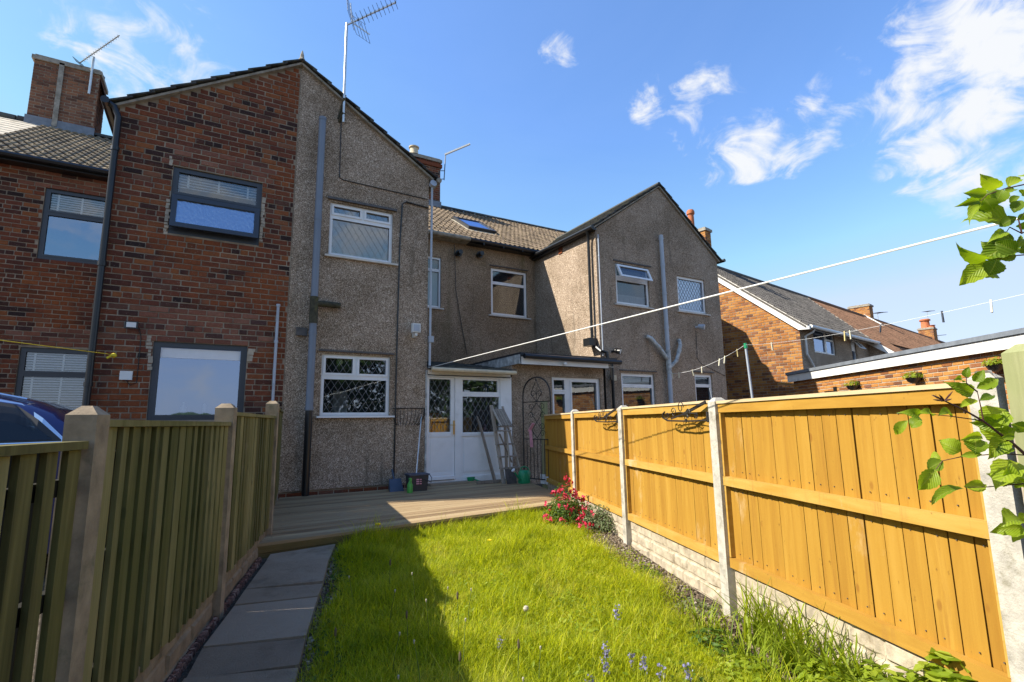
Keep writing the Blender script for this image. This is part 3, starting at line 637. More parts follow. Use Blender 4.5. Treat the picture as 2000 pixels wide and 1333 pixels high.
# ---- pebbledashed house in the middle
PH = thing('pebbledash_house', 'pebbledashed terraced house in the middle with blue-grey soil pipe and white leaded windows', 'house', (3, 10.5, -1.1))
pu = (1.53, 2.63, 2.845, 3.80); pl = (1.50, 2.64, .145, 1.16)
topB = [(.957, 6.165), (3.31, 4.62)]
wall('wall', PH, FX(8.795), .957, 3.31, -1.0, topB, [pu, pl], M['pebble'])
wall('plinth', PH, FX(8.82), .957, 3.31, -1.35, -1.0, [], M['mortar_dark'])
bricks(PH, FX(8.82), .957, 3.31, -1.35, -1.0, [], lambda a, z: 'brick_red', 60, seed=21, hdr=0)
wall('wall', PH, FY(3.31, 1), 8.795, 12.04, -1.3, 4.62, [], M['pebble'])
m1 = .055
def casement(a0, a1, z0, z1, tz, split): return [(a0+m1+.015, split-m1, tz+.06, z1-m1-.01), (split+m1, a1-m1-.015, tz+.06, z1-m1-.01), (a0+m1, a1-m1, z0+m1, tz-.045)]
P_ = casement(*pu, 3.56, 2.10); window(PH, FX(8.795), *pu, P_, 'upvc', 'glass_dim', lead=(.115, 1.55), sash=P_[:2], label='white upstairs window with two small top lights and diamond leading', sill=('sill', 1.47, 2.73, .035, .05), back=[('curtain', 1.55, 2.62, 3.55, 3.78, .1)])
P_ = casement(*pl, .79, 2.06); window(PH, FX(8.795), *pl, P_, 'upvc', 'glass_dim', lead=(.115, 1.55), sash=P_[:2], label='white downstairs window with two small top lights and diamond leading', sill=('upvc', 1.45, 2.72, .03, .06), back=[('far_daylight_panel', 1.90, 2.15, .16, .62, 1.0)], roomd=2.0)  # white panel added in place of the daylit far window behind the room
part('lintel', MB().box(1.48, 2.69, 8.755, 8.797, 3.835, 3.875), M['rust'], PH); part('lintel', MB().box(1.45, 2.70, 8.765, 8.797, 1.195, 1.225), M['rust'], PH)
mw_ = (4.45, 4.89, 2.90, 4.25)
wall('wall', PH, FR, 3.31, 5.60, 0.2, 4.84, [mw_], M['pebble_damp']); wall('wall', PH, FX(20), .96, 5.6, -1.3, 4.85, [], M['pebble'])
window(PH, FR, *mw_, [(4.50, 4.84, 3.93, 4.19), (4.50, 4.84, 2.96, 3.86)], 'upvc', 'glass', label='tall narrow white window at the inner corner', sill=('sill', 4.40, 4.96, .035, .05), back=[('curtain', 4.46, 4.88, 2.92, 3.86, .1)])
gable_roof(PH, .955, 6.17, 3.38, 4.60, 8.73, 14.0, 'tiledark')
main_roof(PH, .96, 5.58, 'tile', 8, 3.30, 300)
gutter(PH, (3.32, 11.74, 4.77), (5.58, 11.74, 4.77), 'cement', .06); part('soffit', MB().box(3.32, 5.58, 11.80, 12.035, 4.70, 4.79), M['cement'], PH)
gutter(PH, (3.47, 8.66, 4.58), (3.47, 12.0, 4.60), 'cement', .05)
for x0, x1 in ((5.30, .0),): pass
def flue(parent, x, z, Y=12.04): 
    part('boiler_flue', MB().tube([(x, Y, z), (x, Y-.26, z)], .06, 12).tube([(x, Y-.10, z), (x, Y-.13, z)], .09, 12), M['black'], parent, smooth=True)
flue(PH, 5.33, 4.40)
# soil pipe
part('soil_pipe', MB().tube([(1.32, 8.66, .23), (1.32, 8.66, -1.06)], .056, 14), M['black'], PH, smooth=True)
sp = MB().tube([(1.32, 8.66, 5.19), (1.32, 8.66, .23)], .058, 14)
for z in (5.17, 3.37, 1.44, .24): sp.tube([(1.32, 8.66, z), (1.32, 8.66, z+.05)], .064, 14)
part('soil_pipe', sp, M['pipe_grey'], PH, smooth=True)
part('pipe_branch', MB().tube([(1.32, 8.66, 1.62), (1.32, 8.66, 2.06)], .068, 12).tube([(1.34, 8.66, 1.95), (1.50, 8.69, 1.965), (1.74, 8.73, 1.97)], .05, 10), M['pipe_moss'], PH, smooth=True)
part('vent', MB().box(1.09, 1.25, 8.76, 8.797, 1.43, 1.56), M['rust'], PH)
part('cable', MB().tube([(1.65, 8.78, 5.34), (1.66, 8.78, 4.26), (1.72, 8.78, 4.23), (3.28, 8.78, 4.20)], .008, 5), M['black'], PH)
cb = [(3.30, 8.775, 4.03), (2.86, 8.775, 4.06), (2.79, 8.775, 4.0), (2.76, 8.775, 3.3), (2.745, 8.775, 1.7), (2.74, 8.775, .25), (2.735, 8.775, -.98)]
part('cable', MB().tube(cb, .014, 6), M['black'], PH)
part('downpipe', MB().tube([(3.36, 8.76, 4.45), (3.35, 8.76, 1.0)], .022, 8).tube([(3.37, 8.70, 4.52), (3.37, 8.78, 4.50)], .07, 8), M['pipe_light'], PH, smooth=True)
part('corner_trim', MB().box(3.285, 3.315, 8.780, 8.79, -1.05, .96), M['oldpaint'], PH)
o = part('floodlight', MB().box(2.97, 3.12, 8.62, 8.70, 1.60, 1.76).box(3.02, 3.07, 8.70, 8.79, 1.52, 1.62), M['white_plastic'], PH); part('lens', MB().box(2.99, 3.10, 8.612, 8.62, 1.62, 1.74), M['pipe_light'], o); part('sensor', MB().box(3.02, 3.07, 8.64, 8.70, 1.54, 1.595), M['white_plastic'], o)
part('junction_box', MB().box(3.32, 3.41, 8.72, 8.79, 1.46, 1.57), M['pipe_light'], PH)
part('cable', MB().tube([(5.24, 12.0, 4.66), (5.30, 12.02, 3.4), (5.48, 12.02, 2.4), (5.62, 12.02, 1.75)], .009, 5), M['black'], PH)
cM = chimney(PH, 5.32, 6.40, 15.9, 16.8, 7.2, 9.12, 'brick_red', [(5.46, 16.0, .30, .15)], limit=160)
part('chimney_corbel', MB().box(5.27, 6.45, 15.85, 16.85, 8.86, 8.98), M['brick_red_i'], cM)
# porch infill: white upvc door and side panel under a lean-to slate roof
FD = FX(8.80)
part('door_surround', plate(MB(), FD, 3.315, 5.07, -1.06, .88, [(3.34, 3.87, -1.0, .84), (4.00, 4.82, -.96, .84)], .0, .07), M['upvc'], PH, fix=False)
dr = MB(); plate(dr, FD, 3.345, 3.865, -.99, .835, [(3.37, 3.79, -.155, .80)], -.02, .04)
for q in ((3.37, 3.80, -.235, -.165), (3.37, 3.80, -.90, -.86)): dr.fbox(FD, q[0], q[1], -.02, -.008, q[2], q[3])
dr.fbox(FD, 3.40, 3.78, -.018, -.012, -.84, -.28); dr.fbox(FD, 3.35, 3.86, -.02, .03, -.985, -.93)
door = part('door', dr, M['upvc'], PH, fix=False); door['label'] = 'white half-glazed back door with brass handle'
part('handle', MB().box(3.83, 3.855, 8.785, 8.80, -.20, .05).tube([(3.842, 8.79, -.03), (3.842, 8.74, -.03), (3.75, 8.735, -.03)], .009, 6), M['gold'], door)
FDp = lambda a, n, z: FD(a, n-.05, z)
part('pane', MB().face([FD(3.37,-.05,-.155), FD(3.79,-.05,-.155), FD(3.79,-.05,.80), FD(3.37,-.05,.80)]), M['glass_dim'], door, fix=False)
sd_ = MB(); plate(sd_, FD, 4.0, 4.82, -.96, .84, [(4.03, 4.77, .58, .80), (4.03, 4.80, -.17, .49)], -.02, .04)
sd_.fbox(FD, 4.0, 4.82, -.02, .0, -.235, -.185); sd_.fbox(FD, 4.05, 4.79, -.018, -.012, -.88, -.28)
side = part('side_panel', sd_, M['upvc'], PH, fix=False)
for q in ((4.03, 4.77, .58, .80), (4.03, 4.80, -.17, .49)): part('pane', MB().face([FD(q[0],-.05,q[2]), FD(q[1],-.05,q[2]), FD(q[1],-.05,q[3]), FD(q[0],-.05,q[3])]), M['glass_dim'], side, fix=False)
def lattice(F, q, n, sx, sl):
    lb = MB(); A, B, Z0, Z1 = q
    for sg in (1, -1):
        for k in range(-30, 40):
            base = A+k*sx; zz = sorted([Z0+(A-base)*sl*sg, Z0+(B-base)*sl*sg]); lo = max(Z0, zz[0]); hi = min(Z1, zz[1])
            if hi-lo > .008: lb.bar(F(base+sg*(lo-Z0)/sl, n, lo), F(base+sg*(hi-Z0)/sl, n, hi), .006, .004, tuple(F.n))
    return lb
part('lead_lattice', lattice(FD, (3.37, 3.79, -.155, .80), -.045, .11, 1.6), M['leadcame'], door, fix=False)
part('lead_lattice', lattice(FD, (4.03, 4.80, -.17, .49), -.045, .11, 1.6), M['leadcame'], side, fix=False)
pr = MB(); c = [(3.33,8.90,-1.05),(5.06,8.90,-1.05),(5.06,8.90,.86),(3.33,8.90,.86)]; d = [(3.33,10.6,-1.05),(5.06,10.6,-1.05),(5.06,10.6,.86),(3.33,10.6,.86)]
pr.face(d)
for i in range(4): j = (i+1)%4; pr.face([c[i], c[j], d[j], d[i]])
part('porch_room', pr, M['roomwall'], PH, fix=False)
part('stored_box', MB().box(3.40, 3.75, 9.2, 9.5, -.9, -.1).box(3.5, 3.8, 9.25, 9.6, -.1, .2), M['terracotta'], PH); 
part('porch_head', MB().box(3.33, 5.05, 8.80, 8.90, .86, .965), M['upvc'], PH)
slab(PH, 'lean_to_roof', (3.32, 8.62, .985), (5.08, 8.62, .985), (5.08, 12.0, 1.50), (3.32, 12.0, 1.50), .03, M['bitumen'])
tl = MB()
for r in range(11):
    for c in range(7):
        x = 3.33+.25*c+(.12 if r % 2 else 0); x1 = min(x+.245, 5.07); y = 8.6+.3*r; z = .99+(y-8.62)*.1524
        if x1-x > .05: tl.hexa([(x,y,z+.012),(x1,y,z+.012),(x1,y+.32,z+.05),(x,y+.32,z+.05),(x,y,z+.03),(x1,y,z+.03),(x1,y+.32,z+.062),(x,y+.32,z+.062)])
part('roof_slates', tl, M['tiledark_i'], PH, kind='stuff')
part('gutter', MB().tube([(3.33, 8.60, .955), (5.06, 8.60, .945)], .04, 8), M['cream'], PH, smooth=True)
part('doorstep', MB().box(3.34, 4.3, 8.62, 8.79, -1.065, -1.03), M['slab'], PH)

# ---- pebbledashed house on the right: second gable, inner wall, flat-roofed extension
QH = thing('pebbledash_house', 'pebbledashed terraced house right of centre with flat-roofed extension and rear gable', 'house', (9, 11, -1.1))
GY = 9.3; FG = FX(GY)
w1 = (8.34, 9.45, 2.81, 3.84); w2 = (10.475, 11.56, 2.84, 3.81); w3 = (8.37, 9.45, -.3, 1.13); w4 = (10.90, 11.58, -.3, 1.19)
topC = [(7.76, 4.62), (9.98, 6.16), (12.14, 4.44)]
wall('wall', QH, FG, 7.76, 12.14, -1.3, topC, [w1, w2, w3, w4], M['pebble'])
wall('wall', QH, FY(7.76, -1), GY, 12.04, 1.0, 4.64, [], M['pebble']); wall('wall', QH, FY(12.14, 1), GY, 12.04, -1.3, 4.42, [], M['pebble'])
mw2 = (6.34, 7.48, 2.87, 4.19)
wall('wall', QH, FR, 5.60, 7.76, .2, 4.84, [mw2], M['pebble_damp'])
wall('wall', QH, FR, 12.14, 13.70, -1.3, 4.84, [], M['pebble']); wall('wall', QH, FX(20), 5.6, 13.7, -1.3, 4.85, [], M['pebble']); wall('wall', QH, FY(13.70, 1), 12.04, 20, -1.3, [(12.04, 4.85), (16, 7.35), (20, 4.85)], [], M['pebble'])
window(QH, FR, *mw2, [(6.41, 7.41, 3.82, 4.12), (6.41, 7.41, 2.94, 3.74)], 'upvc', 'glass', label='white window on the recessed wall reflecting the side wall', sill=('sill', 6.26, 7.58, .035, .05))
window(QH, FG, *w1, [(8.41, 9.38, 3.54, 3.77), (8.41, 9.38, 2.88, 3.42)], 'upvc', 'glass', label='white window with the top light tilted open', sill=('sill', 8.27, 9.53, .035, .05), back=[('curtain', 8.36, 9.44, 2.83, 3.1, .1)])
tm = MB(); Ft2 = lambda a, n, z: FG(a, n+(3.80-z)*.45, z)
for q in ((8.37, 9.42, 3.76, 3.81), (8.37, 9.42, 3.47, 3.52), (8.37, 8.43, 3.52, 3.76), (9.36, 9.42, 3.52, 3.76)): tm.fbox(Ft2, q[0], q[1], -.02, .03, q[2], q[3])
s_ = part('window_sash', tm, M['upvc'], QH); part('pane', MB().face([Ft2(8.42,.0,3.5), Ft2(9.37,.0,3.5), Ft2(9.37,.0,3.77), Ft2(8.42,.0,3.77)]), M['glass'], s_, fix=False)
window(QH, FG, *w2, [(10.545, 11.49, 2.91, 3.74)], 'upvc', 'glass_frost', lead=(.11, 1.5), label='single-pane white window with diamond leading', sill=('sill', 10.42, 11.66, .035, .05))
window(QH, FG, *w3, [(8.44, 9.38, .87, 1.06), (8.44, 9.38, -.2, .79)], 'upvc', 'glass', label='white ground floor window beside the black downpipe', back=[('curtain', 8.4, 9.4, .86, 1.0, .1)])
window(QH, FG, *w4, [(10.97, 11.51, .93, 1.12), (10.97, 11.51, -.2, .85)], 'upvc', 'glass', label='narrow white ground floor window near the gable corner', back=[('curtain', 10.92, 11.56, .90, 1.05, .1)])
for (a0, a1, z) in ((8.28, 9.53, 3.885), (8.32, 9.52, 1.18), (10.86, 11.64, 1.235)): part('lintel', MB().box(a0, a1, GY-.035, GY+.002, z, z+.03), M['rust'], QH)
part('lintel', MB().box(6.30, 7.52, 12.005, 12.042, 4.235, 4.26), M['rust'], QH)
gable_roof(QH, 9.98, 6.19, 7.66, 4.60, GY-.05, 14.4, 'tiledark'); gable_roof(QH, 9.98, 6.19, 12.20, 4.42, GY-.05, 14.4, 'tiledark')
part('ridge_tile', MB().tube([(9.98, GY-.06, 6.25), (9.98, 14.3, 6.25)], .06, 8), M['tiledark'], QH)
skx = (6.08, 7.00); sky_ = (12.95, 14.10)
main_roof(QH, 5.58, 13.75, 'tile', 23, 5.70, 300, skip=lambda p: skx[0]-.02 < p.x < skx[1]+.02 and sky_[0]-.05 < p.y < sky_[1]+.05)
Fs = lambda x, y, h: Vector((x, y-h*RS*.85, rz(y)+h*.85))
sk = MB()
for (x0, x1, y0, y1) in ((skx[0], skx[1], 12.95, 13.05), (skx[0], skx[1], 14.02, 14.10), (skx[0], skx[0]+.07, 13.05, 14.02), (skx[1]-.07, skx[1], 13.05, 14.02)):
    sk.hexa([Fs(x0,y0,-.02),Fs(x1,y0,-.02),Fs(x1,y1,-.02),Fs(x0,y1,-.02),Fs(x0,y0,.12),Fs(x1,y0,.12),Fs(x1,y1,.12),Fs(x0,y1,.12)])
o = part('skylight', sk, M['bitumen'], QH); part('pane', MB().face([Fs(6.13,13.03,.10), Fs(6.95,13.03,.10), Fs(6.95,14.04,.10), Fs(6.13,14.04,.10)]), M['glass_blue'], o, fix=False)
part('skylight_flashing', MB().face([Fs(5.97,12.80,.03), Fs(7.12,12.80,.03), Fs(7.12,14.2,.03), Fs(5.97,14.2,.03)]), M['cream'], QH, fix=False)
gutter(QH, (5.60, 11.74, 4.76), (7.70, 11.74, 4.74), 'black'); part('soffit', MB().box(5.60, 7.755, 11.80, 12.035, 4.69, 4.78), M['black'], QH)
gutter(QH, (7.60, GY-.10, 4.60), (7.60, 11.75, 4.66), 'black', .05); part('soffit', MB().box(7.63, 7.755, GY-.05, 12.0, 4.56, 4.61), M['black'], QH)
gutter(QH, (12.33, GY-.12, 4.46), (12.33, 12.0, 4.5), 'black', .05)
for i in range(3): part('gutter_bracket', MB().box(5.95+i*.6, 5.98+i*.6, 11.70, 11.80, 4.66, 4.74), M['black'], QH)
flue(QH, 5.95, 4.46)
part('air_brick', MB().box(7.735, 7.765, 10.66, 10.82, 4.41, 4.56), M['brick_red_i'], QH)
# pipes on the corner
dp = MB().tube([(7.60, 9.42, 4.58), (7.66, 9.46, 4.46), (7.68, 9.48, 4.3), (7.68, 9.48, 1.95)], .036, 8).box(7.52, 7.76, 9.38, 9.62, 1.75, 1.93).tube([(7.68, 9.4, 1.75), (7.70, 9.2, 1.60), (7.86, 9.2, 1.58), (7.9, 9.18, 1.35)], .04, 8)
part('downpipe', dp, M['black'], QH, smooth=True)
dp2 = MB().tube([(7.80, GY-.05, 4.45), (7.80, GY-.05, 1.5)], .016, 6); 
for z in (3.9, 3.0, 2.2): dp2.tube([(7.80, GY-.05, z), (7.80, GY-.05, z+.04)], .024, 6)
part('cable', dp2, M['pipe_light'], QH)
part('downpipe', MB().tube([(8.02, GY-.09, 1.40), (8.02, GY-.09, -1.2)], .036, 8), M['black'], QH, smooth=True)
sp = MB().tube([(9.87, GY-.10, 4.78), (9.87, GY-.10, -1.2)], .055, 12)
for z in (4.66, 3.95, 3.2, 2.3, 1.0): sp.tube([(9.87, GY-.10, z), (9.87, GY-.10, z+.05)], .064, 12)
part('soil_pipe', sp, M['pipe_light'], QH, smooth=True)
br = MB().tube([(9.22, GY-.04, 2.06), (9.30, GY-.10, 2.02), (9.62, GY-.12, 1.72), (9.85, GY-.10, 1.50)], .05, 10).tube([(10.36, GY-.04, 2.05), (10.32, GY-.11, 1.90), (10.14, GY-.12, 1.50), (9.89, GY-.10, 1.30)], .05, 10).tube([(9.87, GY-.10, 1.15), (9.87, GY-.10, 1.75)], .066, 12)
for p, q in (((9.50,9.18,1.83),(9.57,9.18,1.77)), ((10.28,9.19,1.78),(10.24,9.19,1.71))): br.tube([p, q], .058, 10)
part('pipe_branch', br, M['oldpaint'], QH, smooth=True)
for (x, z, m_) in ((8.12, 1.62, 'black'), (11.08, 2.44, 'pipe_light')):
    o = part('security_light', MB().tube([(x, GY, z), (x, GY-.10, z)], .03, 8).tube([(x, GY-.08, z+.02), (x+.07, GY-.22, z-.02)], [.05, .075], 10), M[m_], QH, smooth=True); part('lens', MB().tube([(x+.07, GY-.221, z-.02), (x+.072, GY-.224, z-.021)], .065, 10), M['white_plastic'], o)
part('cable', MB().tube([(11.05, GY-.02, 2.35), (11.03, GY-.02, 1.60), (11.2, GY-.02, 1.45), (11.7, GY-.02, 1.3), (12.1, GY-.02, 1.17)], .007, 5), M['black'], QH)
part('meter_box', MB().box(8.05, 8.14, GY-.10, GY-.02, .93, 1.06), M['cream'], QH)
# extension
E0, E1, EYf = 5.08, 7.36, 8.80
exw = (6.03, 7.31, -1.0, .92)
wall('wall', QH, FX(EYf), E0, 7.40, -1.3, 1.14, [exw], M['pebble']); wall('wall', QH, FY(E0, -1), EYf, 12.04, -1.3, 1.14, [], M['pebble'])
wall('wall', QH, FY(7.40, 1), EYf, 9.31, -1.3, 1.14, [], M['pebble'])
pp = [(6.10, 6.37, .66, .86), (6.10, 6.37, -.2, .57), (6.56, 7.22, -.9, .83)]
window(QH, FX(EYf), *exw, pp, 'upvc', 'glass', sash=pp, label='white patio door with two small side lights')
part('flat_roof', MB().box(5.10, 7.56, 8.50, 12.03, 1.27, 1.345), M['bitumen'], QH)
part('gutter', MB().tube([(5.16, 8.44, 1.27), (7.60, 8.44, 1.25)], .05, 8), M['black'], QH, smooth=True)
part('fascia', MB().box(5.14, 7.32, 8.52, 8.55, 1.12, 1.265), M['upvc'], QH)
part('fascia', MB().box(5.07, 5.10, 8.50, 12.03, 1.12, 1.30), M['oldpaint'], QH)
part('soffit', MB().box(5.10, 7.5, 8.55, 8.80, 1.145, 1.165), M['oldpaint'], QH)
part('cable', MB().tube([(7.45, 9.3, 2.15), (7.6, 9.2, 1.8)], .006, 5), M['black'], QH)
part('camera', MB().box(6.10, 6.16, 8.43, 8.52, 1.14, 1.19), M['white_plastic'], QH)

# ---- brick semi beyond and its row: built square, then the whole row is turned 9 degrees about its near corner
ROWO = Vector((16.0, 9.4, 0)); ROWM = Matrix.Translation(ROWO) @ Matrix.Rotation(math.radians(9), 4, 'Z') @ Matrix.Translation(-ROWO)
SH = thing('brick_semi', 'orange brick house at the right with white verge board and grey tiled roof', 'house', (18, 11, -1.2))
X3, Y3, XE, RY = 16.0, 9.4, 22.24, 12.7
def rr3(y): return 3.10+(y-Y3)*.83
RZ = rr3(RY)
FS = FY(X3, -1); top3 = [(Y3, 3.02), (RY, RZ-.09), (16.0, 3.02)]
wall('wall', SH, FS, Y3, 16.0, -1.3, top3, [], M['mortar'])
bricks(SH, FS, Y3, 16.0, -1.3, top3, [], lambda a, z: 'brick_orange', 300, seed=31, hdr=6, zmin=.2, L=.24, course=.088, keep=lambda a, z: a < 13.2)
h1 = (17.03, 18.86, 2.14, 3.0); h2 = (20.42, 20.92, 1.35, 2.88)
wall('wall', SH, FX(Y3), X3, XE, -1.3, 3.07, [h1, h2], M['pebble']); wall('wall', SH, FX(16.0), X3, XE, -1.3, 3.04, [], M['pebble'])
window(SH, FX(Y3), *h1, [(17.09, 18.05, 2.20, 2.94), (18.18, 18.80, 2.20, 2.62), (18.18, 18.80, 2.68, 2.94)], 'upvc', 'glass_blue', label='white bedroom window under the gutter', back=[('curtain', 17.06, 18.83, 2.16, 2.98, .08)])
window(SH, FX(Y3), *h2, [(20.48, 20.86, 1.42, 2.45)], 'upvc', 'glass_blue', label='narrow white window with its top light pushed open')
tm = MB(); Ft3 = lambda a, n, z: FX(Y3)(a, n+(2.88-z)*.8, z)
for q in ((20.42, 20.92, 2.83, 2.88), (20.42, 20.92, 2.50, 2.54), (20.42, 20.47, 2.54, 2.83), (20.87, 20.92, 2.54, 2.83)): tm.fbox(Ft3, q[0], q[1], -.01, .03, q[2], q[3])
s_ = part('window_sash', tm, M['upvc'], SH); part('pane', MB().face([Ft3(20.45,.0,2.52), Ft3(20.9,.0,2.52), Ft3(20.9,.0,2.85), Ft3(20.45,.0,2.85)]), M['glass'], s_, fix=False)
part('verge_board', MB().prism([(Y3-.34, 2.74), (Y3-.34, 2.86), (RY, RZ-.02), (16.3, 3.0), (16.3, 2.8), (RY, RZ-.30), (Y3-.02, 2.76)], FY(X3, -1), .0, .12), M['paint'], SH)
V3 = Vector((0, 1, .83)).normalized()
def rdeck(P, xa, xb, y0, m):
    part('roof', MB().hexa([(xa,y0,rr3(y0)-.10),(xb,y0,rr3(y0)-.10),(xb,RY,RZ-.12),(xa,RY,RZ-.12),(xa,y0,rr3(y0)-.03),(xb,y0,rr3(y0)-.03),(xb,RY,RZ-.04),(xa,RY,RZ-.04)]), m, P)
    part('roof', MB().hexa([(xa,RY+.01,RZ-.12),(xb,RY+.01,RZ-.12),(xb,16.3,rr3(9.1)-.1),(xa,16.3,rr3(9.1)-.1),(xa,RY+.01,RZ-.03),(xb,RY+.01,RZ-.03),(xb,16.3,rr3(9.1)),(xa,16.3,rr3(9.1))]), m, P)
rdeck(SH, X3-.14, XE, Y3-.25, M['tilegrey_i'])
T2 = tile_geo(.25, .30, .028, .016, 6, 2)
divx = lambda y: XE-.1+3.4*max(0, y-Y3)/3.3
tiles(SH, (X3-.15, Y3-.30, rr3(Y3-.30)), (1, 0, 0), V3, 42, 18, 'tilegrey', 0, w=.25, g=.25, geo=T2, skip=lambda p: p.x > divx(p.y) or p.y > RY)
part('ridge_tiles', MB().tube([(X3-.15, RY, RZ+.02), (25.6, RY, RZ+.02)], .10, 8), M['tilegrey_i'], SH)
part('gutter', MB().tube([(X3-.05, Y3-.36, 2.83), (XE+.05, Y3-.36, 2.85)], .06, 8), M['paint'], SH, smooth=True)
part('soffit', MB().box(X3, XE, Y3-.30, Y3-.01, 2.86, 2.90), M['paint'], SH)
part('downpipe', MB().tube([(16.30, Y3-.34, 2.80), (16.30, Y3-.28, 2.70), (16.22, Y3-.07, 2.58), (16.22, Y3-.07, 2.0), (16.9, Y3-.07, 1.40)], .035, 8), M['paint'], SH, smooth=True)
chimney(SH, 16.72, 17.12, 12.75, 13.9, 5.0, 7.36, 'brick_orange', [(16.95, 13.45, 1.0, .13)], potm='terracotta', limit=80)
TH = thing('brown_roof_house', 'house with mossy brown tiled roof beyond the brick semi', 'house', (27, 12, -1.2))
wall('wall', TH, FY(XE, -1), 8.55, Y3, -1.3, [(8.55, 2.38), (Y3, 2.98)], [(8.85, 9.06, 1.2, 2.36)], M['pebble']); wall('wall', TH, FX(8.55), XE, 24.2, -1.3, 2.35, [], M['brick_orange_i'])
wall('wall', TH, FX(9.6), 24.2, 33, -1.3, 3.0, [], M['pebble']); wall('wall', TH, FX(16.0), XE, 33, -1.3, 3, [], M['pebble']); wall('wall', TH, FY(24.2, 1), 8.55, 9.6, -1.3, 2.3, [], M['pebble'])
part('verge_board', MB().prism([(8.25, 2.02), (8.25, 2.18), (Y3-.02, 3.12), (Y3-.02, 2.84)], FY(XE-.03, -1), .0, .08), M['paint'], TH)
rdeck(TH, XE+.01, 24.4, 8.20, M['tilebrown_i']); rdeck(TH, 24.4, 33, 9.3, M['tilebrown_i'])
tiles(TH, (XE-.05, 8.17, rr3(8.17)), (1, 0, 0), V3, 43, 22, 'tilebrown', 0, w=.25, g=.25, geo=T2, skip=lambda p: p.x < divx(p.y) or p.y > RY or (p.x > 24.4 and p.y < 9.25))
part('ridge_tiles', MB().tube([(25.6, RY, RZ+.02), (33, RY, RZ+.02)], .10, 8), M['tilebrown_i'], TH)
mv = MB()
for k in range(15): y = 9.3+k*.235; z = rr3(y)+.03; x = divx(y); mv.hexa([(x-.09,y,z),(x+.05,y,z),(x+.15,y+.12,z+.10),(x+.01,y+.12,z+.10),(x-.09,y,z+.05),(x+.05,y,z+.05),(x+.15,y+.12,z+.15),(x+.01,y+.12,z+.15)])
part('verge_mortar', mv, M['mortar_pale'], TH)
part('opening_shade_block', MB().box(XE+.01, XE+.25, 8.84, 9.07, 1.0, 2.37), M['roomdark'], TH)  # near-black block fills the opening; its shade is in the colour
c1_ = chimney(TH, 33.8, 34.4, 12.43, 13.5, 4.6, 6.55, 'brick_orange', [], limit=0)
part('chimney_verge', MB().prism([(11.9, rr3(11.9)-.05), (11.9, rr3(11.9)+.14), (RY, RZ+.16), (13.5, RZ-.4), (13.5, RZ-.6), (RY, RZ-.05)], FY(33.77, -1), -.02, .08), M['paint'], TH)
UH = thing('far_house', 'furthest house in the row with terracotta chimney pot', 'house', (40, 12, -1.2))
rdeck(UH, 33.01, 58, 9.2, M['tilebrown_i'])
tiles(UH, (33.0, 9.17, rr3(9.17)), (1, 0, 0), V3, 60, 18, 'tilebrown', 0, w=.25, g=.25, geo=T2, skip=lambda p: p.y > RY)
wall('wall', UH, FX(9.5), 33.01, 58, -1.3, 3.0, [], M['pebble']); wall('wall', UH, FX(16.0), 33.01, 58, -1.3, 3.0, [], M['pebble']); wall('wall', UH, FY(58, 1), 9.5, 16.0, -1.3, 3.0, [], M['pebble'])
part('ridge_tiles', MB().tube([(33.01, RY, RZ+.02), (58, RY, RZ+.02)], .10, 8), M['tilebrown_i'], UH)
chimney(UH, 48.0, 49.0, 12.46, 13.4, 4.6, 6.66, 'brick_orange', [(48.5, 13.0, .75, .30), (48.3, 12.6, .2, .22)], potm='terracotta', limit=0)
def RW(x, y, z): return ROWM @ Vector((x, y, z))
for t_ in (SH, TH, UH): t_.matrix_basis = ROWM @ t_.matrix_basis
# ---- flat roofed garage
GA = thing('garage', 'long orange brick garage with flat roof and white fascia behind the fence', 'garage', (12.5, 5, -1.25))
FGa = frame((13.75, 8.45), 211.4, 1)       # runs from the far corner towards the camera
if FGa.n.x > 0: FGa = frame((13.75, 8.45), 211.4, -1)
GL = 8.6
wall('wall', GA, FGa, .12, GL, -1.35, 1.0, [], M['mortar_pale']); wall('wall', GA, FGa, .12, GL, -1.35, 1.0, [], M['mortar']) if False else None
bricks(GA, FGa, .12, GL, -1.35, 1.0, [], lambda a, z: 'brick_orange', 300, seed=41, hdr=0, L=.225, course=.076, zmin=.1)
G2 = lambda s, n, z: FGa(s, n, z)
part('flat_roof', MB().fbox(G2, -.02, GL, -3.2, .10, 1.16, 1.21), M['bitumen'], GA)
part('drip_edge', MB().fbox(G2, -.03, GL, .09, .13, 1.17, 1.245), M['lead'], GA)
part('fascia', MB().fbox(G2, 0, GL, .05, .10, .98, 1.17), M['paint'], GA); part('soffit', MB().fbox(G2, 0, GL, .0, .05, 1.0, 1.02), M['black'], GA)
for (s, n0, n1) in ((.12, -3.1, 0), (GL, -3.1, 0)): part('wall', MB().face([G2(s,n0,-1.35), G2(s,n1,-1.35), G2(s,n1,1.16), G2(s,n0,1.16)]), M['brick_orange_i'], GA, fix=False)
part('wall', MB().face([G2(.12,-3.1,-1.35), G2(GL,-3.1,-1.35), G2(GL,-3.1,1.16), G2(.12,-3.1,1.16)]), M['brick_orange_i'], GA, fix=False)
